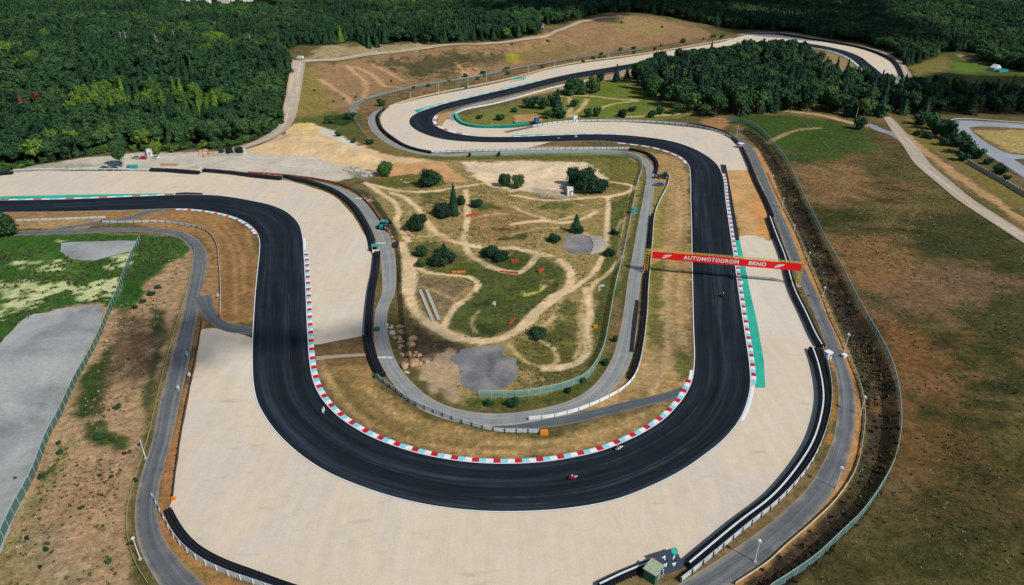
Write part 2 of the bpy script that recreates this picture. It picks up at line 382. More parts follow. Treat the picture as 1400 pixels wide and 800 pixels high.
def blend(a, c, vg=None):
    global col, veg
    a = np.clip(a, 0, 1)
    col = col*(1-a[..., None]) + np.array(lin(c))*a[..., None]
    if vg is not None: veg = veg*(1-a)+vg*a
def crop(wp, pad):
    x0, x1 = min(p[0] for p in wp)-pad, max(p[0] for p in wp)+pad; y0, y1 = min(p[1] for p in wp)-pad, max(p[1] for p in wp)+pad
    i0, i1 = np.searchsorted(yr, [y0, y1]); j0, j1 = np.searchsorted(xr, [x0, x1])
    return slice(max(i0-1, 0), i1+1), slice(max(j0-1, 0), j1+1)
def put(sl_, a, c, vg):
    a = np.clip(a, 0, 1); col[sl_] = col[sl_]*(1-a[..., None])+np.array(lin(c))*a[..., None]
    if vg is not None: veg[sl_] = veg[sl_]*(1-a)+vg*a
def area(px, c, soft=3.0, rag=4.0, k=1.0, vg=None, patchy=0.0):
    wp = W(px); s = crop(wp, soft+rag+4); X, Y = GX[s], GY[s]
    d = sdf(X, Y, wp) + (N2[s]-.5)*2*rag + (N4[s]-.5)*rag*.7
    a = sstep(d/soft+.5)*k
    if patchy: a = a*sstep((N2[s]*.5+N4[s]*.5-.5)*3.2/patchy+.55)
    put(s, a, c, vg)
def trail(px, wd, c=(212, 184, 146), soft=.8, k=.97, vg=0.0, rag=.5):
    wp = spline(W(px), 3.0); s = crop(wp, wd+4); X, Y = GX[s], GY[s]
    d = seg_dist(X, Y, wp); a = sstep((wd/2-d+(N4[s]-.5)*rag)/soft+.5)
    put(s, a*k*np.clip(.35+1.3*N2[s], .45, 1), c, vg)

TAN = (150, 121, 84); BROWN = (121, 92, 66); GRN = (62, 78, 38); DGRN = (36, 58, 30); SAND = (205, 176, 138)
# large regions first
blend(np.where(N1 > .5, .5, .2)*sstep((N1-.35)*4), GRN, .8)
FOREST = ([gt(*p)[:2] for p in [(-1300, 262), (-400, 246), (0, 236), (40, 227), (100, 217), (160, 204), (235, 207), (262, 201), (300, 203), (335, 194), (368, 181), (384, 166), (390, 140), (396, 110),
           (396, 92), (386, 74), (405, 62), (446, 62), (470, 57), (490, 57), (500, 66), (515, 67), (530, 61), (560, 61), (600, 60), (640, 57), (700, 53.5), (736, 49), (742, 34),
           (770, 33), (790, 27), (818, 19), (850, 17), (900, 21), (960, 32), (1005, 40)]]
          + [g(*p) for p in [(1030, 41), (1080, 43), (1120, 50), (1180, 59), (1225, 74), (1238, 92), (1262, 84), (1290, 72), (1332, 70), (1338, 86), (1366, 93), (1400, 99), (1560, 106)]]
          + [(2600, 560), (2600, 1900), (-2600, 1900), (-2600, 220)])
d = sdf(GX, GY, FOREST); blend(sstep(d/8+.6), (34, 44, 26), 1.0)
# hillside beyond the track
area([(405, 95), (402, 150), (440, 168), (480, 160), (500, 135), (560, 119), (640, 104), (780, 80), (900, 62), (985, 50), (960, 40), (900, 27), (850, 22), (820, 25), (780, 35), (700, 58), (520, 74)], (140, 112, 84), 8, 6, 1, .35)
area([(405, 95), (402, 165), (440, 168), (460, 160), (445, 120), (430, 92)], (128, 118, 62), 10, 8, .8, .6)
area([(540, 82), (640, 70), (690, 66), (700, 80), (640, 95), (560, 106), (545, 96)], (78, 76, 52), 14, 12, .85, .7)
area([(700, 60), (760, 52), (800, 60), (790, 72), (730, 84), (690, 82)], (120, 108, 64), 14, 10, .6, .6)
area([(690, 72), (712, 74), (712, 86), (694, 84)], (150, 140, 40), 6, 4, .8, .5)
area([(820, 26), (880, 26), (920, 40), (900, 48), (850, 44)], (140, 124, 80), 14, 10, .7, .5)
area([(620, 92), (640, 84), (660, 96), (650, 106), (628, 106)], (176, 140, 104), 5, 4, .8, 0)
area([(440, 62), (560, 58), (600, 62), (560, 68), (470, 78), (415, 82)], (150, 134, 104), 8, 6, .9, .2)
area([(400, 165), (460, 152), (480, 160), (500, 190), (470, 186), (440, 172)], (92, 96, 52), 6, 5, .9, .8)
area([(442, 160), (475, 155), (490, 165), (470, 172), (446, 170)], (44, 66, 32), 4, 4, .9, 1)
for t_ in ([(475, 90), (485, 100), (496, 108), (501, 120), (497, 135)], [(487, 92), (510, 103), (528, 118), (545, 120)], [(510, 88), (530, 98), (550, 110)],
           [(623, 86), (634, 95), (638, 102), (630, 108)], [(440, 110), (470, 130), (486, 148)]): trail(t_, 4, (196, 158, 118), 3, .6, 0, 3)
area([(500, 80), (560, 76), (600, 72), (640, 78), (652, 96), (620, 106), (575, 108), (545, 100), (520, 92)], (72, 72, 54), 12, 12, .8, .7, .4)
area([(640, 62), (700, 60), (760, 50), (800, 44), (790, 60), (720, 74), (650, 76)], (158, 126, 94), 12, 10, .6, .3, .4)
# strip between hillside track and gravel
area([(490, 160), (500, 142), (530, 128), (600, 116), (640, 107), (780, 84), (900, 66), (990, 54), (985, 60), (850, 80), (750, 95), (650, 120), (560, 139), (520, 155), (516, 185), (545, 202), (520, 200)], (134, 106, 78), 5, 6, 1, .6, .3)
# builders' yard, heaps and haul road
area([(0, 236), (60, 225), (110, 216), (180, 210), (300, 207), (345, 200), (400, 186), (560, 222), (500, 236), (460, 250), (430, 243), (350, 241), (200, 232), (100, 233), (20, 240)], (188, 180, 168), 3, 3, 1, 0)
area([(330, 205), (350, 196), (385, 180), (400, 170), (430, 168), (470, 188), (520, 210), (580, 218), (640, 224), (655, 245), (640, 254), (600, 252), (560, 245), (500, 236), (470, 228), (430, 212), (360, 212)], SAND, 3, 3, 1, 0)
area([(428, 172), (450, 176), (490, 200), (486, 204), (455, 190), (432, 180)], (196, 196, 188), 2, 2, .8, 0)
area([(400, 171), (425, 168), (440, 176), (420, 182), (402, 180)], (212, 178, 112), 3, 3, .8, 0)
area([(500, 236), (540, 222), (600, 220), (640, 228), (650, 246), (610, 254), (560, 246), (520, 246)], (186, 142, 98), 3, 4, .9, 0)
area([(0, 236), (60, 224), (80, 221), (140, 226), (80, 233)], (150, 148, 128), 3, 3, .8, .3)
area([(468, 232), (480, 228), (508, 232), (516, 240), (500, 246), (478, 240)], (136, 128, 118), 2, 3, .9, .3)
# infield inside the fence
area([(510, 258), (552, 340), (556, 400), (562, 460), (566, 500), (610, 545), (660, 556), (760, 540), (815, 510), (842, 420), (872, 270), (878, 222), (850, 211), (600, 214), (640, 250), (560, 244)], (150, 130, 86), 3, 3, 1, .5)
area([(640, 216), (850, 212), (872, 225), (866, 262), (836, 262), (826, 240), (790, 222), (700, 218), (600, 218)], (112, 108, 56), 3, 3, .9, .7)
area([(632, 222), (720, 220), (800, 222), (832, 245), (820, 262), (770, 262), (700, 262), (650, 246)], (210, 188, 160), 2, 3, 1, 0)
area([(728, 258), (790, 262), (778, 272), (740, 268)], (150, 142, 134), 2, 2, .9, 0)
area([(560, 238), (600, 240), (612, 252), (580, 258), (520, 256), (500, 250), (510, 244)], (96, 98, 50), 2, 3, .9, .8)
area([(615, 372), (660, 345), (700, 350), (745, 352), (770, 372), (768, 392), (740, 425), (700, 455), (650, 464), (612, 442), (625, 415), (655, 392), (640, 380)], (72, 86, 46), 3, 3, .9, .9)
area([(560, 332), (590, 325), (640, 350), (655, 372), (640, 378), (590, 372), (565, 355)], (84, 92, 48), 3, 4, .8, .9)
area([(662, 340), (720, 340), (730, 352), (700, 368), (668, 356)], (62, 80, 40), 2, 3, .8, .9)
area([(835, 275), (862, 268), (845, 400), (832, 470), (812, 500), (800, 470), (815, 400), (826, 345)], (78, 88, 44), 3, 3, .85, .9)
area([(700, 470), (760, 440), (800, 440), (808, 500), (760, 530), (700, 545), (700, 500)], (94, 94, 50), 3, 5, .85, .8)
area([(560, 438), (600, 460), (650, 475), (620, 486), (590, 500), (565, 490)], (74, 66, 54), 3, 3, .9, .4)
area([(545, 340), (556, 420), (562, 500), (552, 500), (540, 400)], (104, 84, 60), 2, 2, .8, .3)
area([(615, 480), (640, 512), (625, 545), (590, 535), (565, 505), (580, 492)], (170, 146, 120), 2, 4, .9, .1)
area([(570, 380), (636, 384), (645, 392), (610, 425), (600, 445), (580, 430), (570, 405)], (122, 104, 80), 2, 2, .9, .4)
area([(640, 275), (700, 280), (740, 300), (700, 330), (650, 322), (642, 300)], (140, 112, 74), 4, 5, .9, .3)
area([(650, 282), (668, 276), (685, 284), (672, 296), (655, 294)], (74, 84, 46), 2, 3, .85, .9)
area([(700, 545), (760, 536), (815, 512), (838, 470), (850, 440), (842, 478), (820, 520), (780, 546), (720, 558), (640, 556), (640, 545)], (88, 92, 48), 2, 2, 1, .9)
area([(846, 400), (870, 300), (886, 230), (893, 240), (880, 300), (862, 400), (852, 470)], (84, 90, 48), 1.5, 2, .9, .8)
for t_, wd in (([(548, 333), (553, 345), (560, 362), (558, 385), (560, 405), (568, 425), (585, 441), (605, 453), (630, 463), (660, 467), (690, 461), (715, 446), (738, 423), (760, 405), (776, 395), (781, 380), (775, 364), (757, 352), (730, 345), (700, 339)], 3.4),
               ([(560, 355), (560, 385), (558, 398)], 5.5), ([(585, 441), (605, 453), (628, 463)], 4.5), ([(715, 446), (738, 423), (756, 407)], 4.2),
               ([(637, 260), (639, 290), (636, 335), (645, 350), (665, 362), (690, 371), (708, 373), (722, 365), (732, 352)], 2.6),
               ([(500, 250), (522, 265), (540, 277), (545, 292), (542, 305), (552, 318), (558, 330)], 2.6), ([(535, 264), (560, 275), (577, 292), (595, 317), (620, 330), (650, 337), (700, 339)], 2.8),
               ([(505, 252), (560, 262), (600, 261), (640, 254), (675, 250), (700, 254)], 2.6), ([(700, 267), (750, 274), (800, 271), (832, 269), (862, 261), (866, 255), (835, 249)], 2.6),
               ([(832, 270), (830, 305), (827, 340), (812, 372), (785, 394), (768, 402)], 2.2), ([(567, 352), (580, 371), (612, 376), (642, 379), (654, 389), (645, 403), (625, 417), (611, 437), (605, 450)], 2.2),
               ([(700, 307), (740, 302), (775, 304), (800, 298), (815, 290)], 2.8), ([(700, 282), (725, 293), (755, 302), (780, 297)], 2.0),
               ([(802, 395), (807, 430), (802, 450), (805, 475), (790, 495), (765, 503), (745, 504)], 2.6), ([(798, 430), (795, 470), (785, 490)], 1.2),
               ([(695, 470), (715, 492), (737, 501), (755, 500), (763, 489), (757, 477), (740, 466), (722, 457)], 1.3), ([(850, 350), (830, 375), (812, 388), (806, 400)], 1.6),
               ([(730, 452), (750, 440), (765, 422), (768, 408)], 1.6), ([(798, 318), (812, 328), (824, 337)], 1.6), ([(700, 320), (760, 312), (800, 312)], 1.4), ([(856, 296), (850, 330), (846, 350)], 1.2),
               ([(672, 250), (740, 262), (790, 268)], 1.2), ([(566, 325), (600, 322), (625, 330)], 1.6)):
    trail(t_, wd*.86+.1, (212, 185, 148) if wd > 2 else (190, 166, 124))
for k_, (px_, py_, w__, c_) in enumerate([(600, 272, 22, 0), (640, 318, 18, 0), (672, 300, 26, 1), (730, 318, 24, 1), (760, 285, 18, 0), (612, 330, 16, 1), (700, 400, 26, 0), (660, 430, 24, 0), (735, 385, 16, 1), (640, 405, 14, 1), (575, 300, 14, 1), (755, 455, 18, 0), (720, 520, 30, 1), (785, 420, 14, 0), (812, 300, 10, 1), (848, 330, 8, 0), (822, 455, 8, 0), (680, 448, 20, 2), (655, 410, 16, 2), (745, 350, 12, 2), (590, 345, 14, 2), (700, 320, 22, 2)]):
    area([(px_+w__*math.cos(a_)*(1+.3*math.sin(3*a_+k_)), py_+w__*.5*math.sin(a_)) for a_ in np.linspace(0, 5.6, 8)], [(84, 92, 48), (160, 132, 92), (46, 60, 32)][c_], 2, 5, .8, .9 if c_ != 1 else .2, .6)
for t_ in ([(640, 300), (680, 292), (720, 296)], [(600, 268), (628, 276), (660, 272)], [(745, 320), (735, 335), (740, 350)], [(620, 410), (600, 400), (575, 392)], [(800, 402), (794, 430), (790, 470)], [(700, 345), (690, 352), (672, 350)], [(830, 285), (800, 290), (770, 300)], [(650, 455), (645, 440), (655, 425)], [(820, 330), (840, 318), (850, 300)], [(560, 290), (580, 305), (590, 330)]): trail(t_, 1.0, (186, 158, 116), 1, .75, 0, .6)
trail([(714, 398), (718, 404), (726, 402), (738, 398), (744, 392)], .9, (190, 196, 96), .8, .9)
# grass and hard verges
area([(422, 492), (500, 486), (520, 530), (580, 572), (650, 592), (740, 600), (900, 560), (925, 552), (870, 592), (780, 622), (700, 630), (600, 622), (520, 596), (460, 545)], (152, 124, 80), 1.5, 2, 1, .45)
area([(438, 500), (470, 500), (500, 545), (540, 580), (520, 596), (470, 560)], (128, 106, 70), 3, 4, .8, .5)
area([(640, 600), (700, 606), (780, 602), (850, 580), (840, 600), (700, 628)], (160, 128, 84), 3, 3, .8, .2)
area([(422, 455), (510, 452), (515, 500), (428, 500)], (116, 92, 66), 1, 1.2, 1, .4)
area([(715, 198), (800, 201), (880, 206), (925, 215), (942, 240), (944, 500), (938, 540), (800, 562), (830, 530), (868, 500), (880, 400), (895, 260), (898, 220), (860, 205), (720, 205)], (164, 134, 92), 2, 2, 1, .35)
for t_, c_ in (([(446, 512), (470, 552), (505, 580), (560, 602), (640, 616), (720, 618), (800, 606), (870, 580)], (182, 150, 104)), ([(462, 520), (490, 558), (530, 582), (590, 602), (660, 610), (740, 610)], (104, 88, 56)), ([(450, 530), (480, 568), (540, 600), (620, 620)], (112, 90, 60)), ([(500, 530), (540, 566), (590, 590), (650, 602), (720, 606), (800, 594)], (186, 156, 110)), ([(440, 490), (452, 525), (480, 560)], (176, 146, 104)), ([(560, 580), (620, 598), (700, 604), (780, 598), (850, 578)], (122, 108, 62)), ([(660, 606), (740, 606), (820, 590), (880, 566)], (190, 158, 112))):
    trail(t_, 1.5, c_, 1.6, .62, .3, 1.6)
for q_, c_ in (([(898, 300), (902, 400), (894, 480), (870, 530)], (186, 158, 118)), ([(925, 370), (918, 440), (925, 500)], (128, 108, 74)), ([(912, 350), (906, 420), (910, 480)], (192, 164, 124)), ([(936, 300), (934, 380), (937, 460)], (124, 106, 76)), ([(890, 540), (905, 515), (925, 490)], (192, 160, 118)), ([(870, 552), (890, 525), (905, 495)], (120, 100, 66))): trail(q_, 1.4, c_, 1.5, .6, .2, 1.5)
area([(886, 360), (905, 358), (906, 470), (884, 480)], (104, 108, 48), 3, 3, .85, .7)
area([(900, 440), (944, 446), (944, 492), (895, 490)], (108, 92, 66), 4, 5, .7, .5)
area([(925, 480), (946, 490), (944, 515), (930, 520)], (84, 96, 46), 2, 2, .8, .8)
area([(896, 250), (912, 250), (908, 330), (893, 345)], (134, 124, 66), 2, 2, .8, .6)
for t_ in ([(905, 345), (925, 330), (928, 260)], [(915, 370), (912, 480), (890, 530)], [(930, 380), (932, 470)]): trail(t_, 2.5, (188, 160, 118), 2, .5, 0, 2)
area([(986, 231), (1028, 231), (1052, 300), (1056, 332), (1012, 326)], (188, 148, 102), 1.5, 1.5, 1, .1)
area([(1024, 262), (1034, 262), (1048, 300), (1052, 330), (1034, 322)], (196, 140, 86), 2, 3, .8, .1)
area([(0, 288), (240, 286), (300, 292), (345, 318), (352, 350), (348, 440), (300, 445), (285, 400), (292, 350), (270, 322), (150, 300), (0, 305)], (150, 116, 76), 1.5, 1.5, 1, .3)
area([(300, 300), (330, 312), (346, 350), (345, 440), (310, 440), (305, 360)], (132, 98, 66), 3, 4, .8, .3)
for t_ in ([(290, 305), (315, 335), (322, 380), (322, 430)], [(300, 300), (328, 340), (334, 400)]): trail(t_, 1.2, (176, 138, 96), 1.5, .6, 0, 1)
area([(0, 300), (60, 302), (140, 300), (120, 312), (20, 314)], (166, 134, 92), 1, 1.5, .9, .2)
# left-hand field and grassland
area([(-200, 322), (0, 322), (180, 319), (250, 322), (266, 345), (262, 400), (240, 470), (215, 560), (190, 640), (170, 720), (190, 860), (-300, 900)], (168, 138, 108), 2, 2, 1, .5)
area([(-200, 322), (0, 322), (200, 319), (248, 324), (262, 340), (252, 352), (225, 360), (200, 385), (185, 430), (160, 420), (140, 415), (60, 425), (0, 470), (-200, 560)], (62, 98, 42), 2, 3, 1, .9)
area([(20, 352), (85, 352), (120, 362), (100, 385), (20, 378)], (84, 116, 52), 4, 5, .7, .7)
for q in ([(20, 358), (80, 356), (84, 368), (30, 370)], [(0, 385), (60, 380), (110, 388), (70, 402), (0, 410)], [(140, 352), (182, 346), (176, 366), (150, 368)], [(95, 392), (160, 380), (160, 408), (110, 412)], [(0, 405), (60, 402), (40, 425), (0, 440)], [(70, 328), (95, 328), (92, 333), (70, 333)], [(120, 398), (150, 385), (162, 398), (150, 412)]):
    area(q, (186, 190, 140), 1.6, 3.5, .95, .1, .55)
area([(175, 372), (205, 348), (232, 345), (225, 365), (190, 400), (178, 440), (160, 470), (158, 430)], (52, 86, 38), 3, 3, .9, .9)
area([(140, 480), (168, 462), (152, 505), (140, 560), (110, 575), (96, 570), (118, 510)], (48, 74, 36), 2.5, 3, .95, .95)
area([(205, 420), (230, 425), (228, 470), (214, 520), (204, 560), (206, 610), (196, 600), (200, 540)], (58, 72, 40), 1.5, 2, .9, .9)
area([(60, 640), (95, 600), (88, 650), (60, 690), (20, 740), (0, 770), (0, 745)], (132, 128, 80), 2, 3, .8, .6)
area([(150, 430), (165, 420), (205, 430), (190, 490), (150, 520), (140, 560), (150, 480)], (112, 88, 70), 4, 4, .75, .6)
area([(175, 465), (215, 440), (225, 470), (205, 520), (170, 520)], (96, 78, 64), 4, 5, .7, .6)
area([(0, 720), (60, 700), (80, 780), (60, 860), (-100, 860)], (140, 128, 82), 5, 6, .7, .6)
area([(50, 640), (180, 620), (170, 740), (60, 760)], (170, 132, 104), 8, 6, .6, .3, .9)
area([(35, 730), (90, 725), (100, 790), (40, 800)], (158, 140, 116), 5, 5, .6, .3)
for q in ([(118, 580), (145, 578), (150, 606), (124, 606)], [(156, 600), (168, 600), (170, 612), (158, 612)], [(45, 650), (80, 630), (76, 648), (50, 668)]): area(q, (56, 78, 38), 1.5, 2.5, .9, 1)
area([(-100, 480), (0, 462), (10, 470), (-20, 500)], (70, 62, 40), 2, 2, .8, .6)
# orange verges beside the service roads
area([(258, 520), (268, 470), (273, 440), (282, 440), (272, 500), (256, 570), (247, 640), (236, 690), (232, 720), (300, 785), (380, 815), (250, 860), (215, 740), (215, 690), (232, 600)], (160, 116, 76), 1.2, 1, 1, .15)
area([(225, 735), (250, 760), (300, 790), (280, 792), (250, 775)], (104, 108, 54), 1.5, 1.5, .7, .7)
area([(255, 400), (240, 450), (222, 525), (207, 595), (197, 650), (187, 700), (186, 740), (206, 800), (196, 800), (178, 750), (177, 690), (190, 640), (205, 560), (235, 450), (250, 400)], (104, 92, 58), 1.2, 1, .9, .8)
area([(262, 322), (290, 350), (294, 400), (280, 412), (276, 380), (280, 350), (250, 318)], (152, 118, 82), 1.2, 1.2, .95, .3)
area([(1012, 200), (1024, 200), (1046, 262), (1075, 340), (1120, 440), (1150, 540), (1150, 600), (1110, 670), (1020, 745), (930, 800), (1000, 820), (1080, 760), (1148, 682), (1176, 620), (1180, 560), (1160, 480), (1128, 405), (1100, 345), (1064, 262), (1042, 205)], (178, 132, 86), 1.2, 1, 1, .15)
area([(1128, 500), (1146, 560), (1140, 610), (1125, 610), (1130, 560)], (164, 116, 64), 1.5, 2, .8, .2)
# ditch with dark brushwood
_a = sstep((sdf(GX, GY, DITCH)+(N4-.5)*2)/1.5+.6); blend(_a, (64, 54, 46), .9)
blend(_a*sstep((N2-.5)*5), (68, 62, 44), .9)
# the big slope on the right
RF = W([(1044, 192), (1068, 225), (1094, 268), (1118, 320), (1150, 378), (1180, 440), (1212, 495), (1229, 545), (1231, 590), (1220, 640), (1190, 700), (1150, 742), (1075, 812), (1075, 900), (2200, 1100), (2000, 500), (1400, 330), (1385, 308), (1310, 255), (1260, 215), (1232, 190), (1200, 172), (1160, 166), (1070, 158), (1000, 158), (985, 166), (1020, 174)])
_r = sstep(sdf(GX, GY, RF)/2+.5)
blend(_r, (92, 84, 50), .6)
blend(_r*sstep((GY-150)/150)*.35, (100, 92, 56), .6)
_g = sstep((fbm(GX, GY*1.3, 34, 12)-.47)*6); blend(_r*_g*.8, (52, 58, 31), .9)
_b = sstep((fbm(GX, GY, 26, 14)-.50)*6); blend(_r*_b*.6, (114, 84, 58), .4)
_c = sstep((fbm(GX*.5, GY*1.6, 7, 17)-.52)*7); blend(_r*_c*.45, (112, 94, 66), .3)
_c = sstep((fbm(GX*.5, GY*1.6, 6, 19)-.55)*7); blend(_r*_c*.5, (44, 46, 28), .9)
area([(1000, 158), (1080, 156), (1140, 165), (1180, 178), (1200, 200), (1150, 216), (1080, 222), (1060, 200)], (64, 88, 40), 14, 10, .9, .9)
area([(1080, 226), (1150, 222), (1190, 240), (1180, 270), (1120, 285), (1100, 270)], (136, 106, 74), 12, 9, .8, .35)
area([(1130, 322), (1220, 320), (1260, 350), (1240, 400), (1170, 395), (1150, 370)], (134, 100, 68), 12, 9, .75, .4)
area([(1185, 400), (1300, 360), (1400, 380), (1400, 440), (1300, 450), (1250, 430), (1200, 440)], (120, 94, 74), 12, 9, .75, .5)
area([(1200, 440), (1260, 450), (1300, 500), (1290, 560), (1240, 570), (1225, 520)], (126, 88, 58), 16, 10, .8, .3)
area([(1200, 560), (1290, 560), (1330, 600), (1290, 650), (1225, 640)], (110, 82, 52), 14, 10, .7, .4)
area([(1300, 420), (1400, 400), (1400, 520), (1350, 500)], (58, 66, 36), 9, 8, .8, .9)
area([(1240, 300), (1330, 290), (1400, 330), (1400, 380), (1320, 350), (1260, 350)], (58, 64, 36), 9, 8, .8, .9)
area([(1210, 690), (1300, 640), (1400, 640), (1500, 760), (1300, 800), (1150, 800)], (62, 62, 36), 10, 9, .6, .9)
trail([(1050, 196), (1060, 190), (1090, 178), (1120, 175)], 3, (170, 140, 96), 2, .8); trail([(1077, 152), (1125, 158), (1165, 168), (1192, 173)], 5, (188, 160, 122), 3, .9, 0, 3)
area([(955, 163), (985, 160), (1000, 166), (985, 178), (960, 172)], (160, 118, 84), 2.5, 4, .9, .2)
# beyond the access road
area([(1236, 170), (1262, 196), (1300, 222), (1400, 292), (1500, 350), (1500, 290), (1400, 262), (1320, 215), (1262, 168), (1240, 160)], (122, 110, 62), 2, 3, 1, .6)
area([(1240, 180), (1262, 200), (1400, 298), (1400, 308), (1300, 240), (1236, 190)], (176, 142, 102), 1.5, 2, .9, .1)
area([(1330, 178), (1500, 178), (1500, 215), (1380, 208)], (168, 146, 96), 2, 3, 1, .5)
area([(1238, 95), (1290, 74), (1332, 72), (1345, 86), (1400, 98), (1400, 132), (1300, 132), (1245, 125)], (84, 90, 50), 6, 6, 1, .6)
area([(1245, 92), (1290, 76), (1305, 84), (1290, 100), (1250, 108)], (122, 112, 64), 6, 6, .9, .4)
area([(1300, 84), (1345, 88), (1352, 98), (1310, 100)], (94, 118, 48), 5, 5, .9, .6)
area([(1308, 75), (1334, 74), (1335, 81), (1320, 82)], (176, 148, 116), 4, 3, .9, 0)
# the islands beside the far bend and behind the wood
area([(632, 160), (660, 150), (760, 128), (840, 112), (900, 120), (960, 155), (900, 166), (740, 168), (640, 172)], (116, 116, 62), 3, 3, 1, .7)
area([(790, 108), (850, 112), (880, 122), (900, 145), (870, 160), (810, 160), (780, 140), (820, 118)], (104, 116, 50), 4, 5, .9, .7)
for t_ in ([(755, 132), (800, 131), (850, 136), (875, 136)], [(780, 160), (795, 148), (803, 136)], [(778, 130), (781, 148), (776, 160)], [(815, 152), (835, 143), (870, 138)], [(850, 160), (900, 158), (945, 154)]): trail(t_, 3.2, (196, 170, 124), 2, .85, 0, 2)
area([(700, 158), (735, 155), (742, 165), (705, 168)], (178, 140, 96), 1.5, 1.5, .9, .1)
area([(652, 160), (700, 158), (705, 170), (660, 170)], (130, 120, 68), 2, 3, .8, .6)
area([(592, 158), (640, 147), (720, 126), (785, 112), (840, 100), (880, 94), (870, 102), (790, 118), (700, 136), (620, 152), (608, 168), (622, 178), (600, 172)], (170, 138, 98), 2, 2, 1, .2)
area([(1130, 70), (1155, 79), (1172, 92), (1182, 108), (1150, 112), (1120, 90)], (150, 126, 92), 4, 4, .9, .3)
area([(485, 168), (520, 190), (560, 205), (585, 214), (540, 214), (500, 196)], (120, 104, 66), 2, 3, .9, .7)
area([(570, 214), (860, 212), (860, 217), (600, 219)], (98, 98, 52), 1, 1, .9, .8)
_v = (N1*.5+N2*.5); col = col*(0.90+0.22*_v)[..., None]

V = np.stack([GX.ravel(), GY.ravel(), GZ.ravel()], 1)
idx = np.arange(nx*ny).reshape(ny, nx)
Q = np.stack([idx[:-1, :-1], idx[:-1, 1:], idx[1:, 1:], idx[1:, :-1]], -1).reshape(-1, 4)
me = bpy.data.meshes.new('ground'); me.vertices.add(len(V)); me.vertices.foreach_set('co', V.ravel())
me.loops.add(Q.size); me.loops.foreach_set('vertex_index', Q.ravel().astype(np.int32))
me.polygons.add(len(Q)); me.polygons.foreach_set('loop_start', np.arange(0, Q.size, 4, dtype=np.int32)); me.polygons.foreach_set('loop_total', np.full(len(Q), 4, np.int32))
me.polygons.foreach_set('use_smooth', np.ones(len(Q), bool)); me.update(calc_edges=True)
ca = me.attributes.new('Col', 'FLOAT_COLOR', 'POINT'); ca.data.foreach_set('color', np.c_[col.reshape(-1, 3), np.ones(len(V))].ravel())
va = me.attributes.new('veg', 'FLOAT', 'POINT'); va.data.foreach_set('value', veg.ravel())
tag(link('ground', me, M['ground']), kind='structure')

# ================================================================== FLAT SURFACES
def sheet(name, px, z, mat, smooth=False, step=2.0, world=False, rag=0.0):
    P = px if world else [g(*p) for p in px]
    if smooth: P = [tuple(p) for p in spline(P, step, True)]
    if rag:
        if not smooth: P = [tuple(p) for p in even(np.array(P+[P[0]]), 1.0)[:-1]]
        P = np.array(P); n_ = normals(P); P = P+n_*((fbm(P[:, 0], P[:, 1], 5, 40, 4)-.5)*2*rag)[:, None]; P = [tuple(p) for p in P]
    V = [(p[0], p[1], z) for p in P]; T = tessellate_polygon([[Vector(v) for v in V]])
    T = [t if ((V[t[1]][0]-V[t[0]][0])*(V[t[2]][1]-V[t[0]][1])-(V[t[1]][1]-V[t[0]][1])*(V[t[2]][0]-V[t[0]][0])) > 0 else t[::-1] for t in T]
    return tag(link(name, mesh(name, V, T), mat), kind='structure')
def strip(name, A, B, z, mat, parent=None, kind='structure', drape=None):
    """ribbon between two matching polylines; uv: across, along in metres"""
    A = np.asarray(A); B = np.asarray(B); n = len(A); mid = (A+B)/2
    d = np.r_[0, np.cumsum(np.linalg.norm(np.diff(mid[:, :2], axis=0), axis=1))]
    k = 5 if drape else 2; V = []; uv = []
    for i in range(n):
        for j in range(k):
            t = j/(k-1); p = A[i][:2]*(1-t)+B[i][:2]*t
            V.append((p[0], p[1], z)); uv.append((t, d[i]))
    if drape:
        zz = H(np.array([v[0] for v in V]), np.array([v[1] for v in V])); V = [(v[0], v[1], zz[i]+drape) for i, v in enumerate(V)]
    Fc = []
    for i in range(n-1):
        for j in range(k-1):
            a = i*k+j; Fc.append((a, a+1, a+k+1, a+k))
    p, q, r_ = (Vector(V[f]) for f in Fc[0][:3])
    if (q-p).cross(r_-q).z < 0: Fc = [f[::-1] for f in Fc]
    return tag(link(name, mesh(name, V, Fc, uv, smooth=True), mat, parent), kind=kind)
def ribbon(name, px, wd, z, mat, drape=None, ends=None, step=2.0):
    """wd: a width or one per point"""
    if not hasattr(wd, '__len__'): wd = [wd]*len(px)
    P = spline([(*(gt(*p)[:2] if drape else g(*p)), w_) for p, w_ in zip(px, wd)], step)
    Nn = normals(P); return strip(name, P[:, :2]-Nn*P[:, 2:3]/2, P[:, :2]+Nn*P[:, 2:3]/2, z, mat, drape=drape)

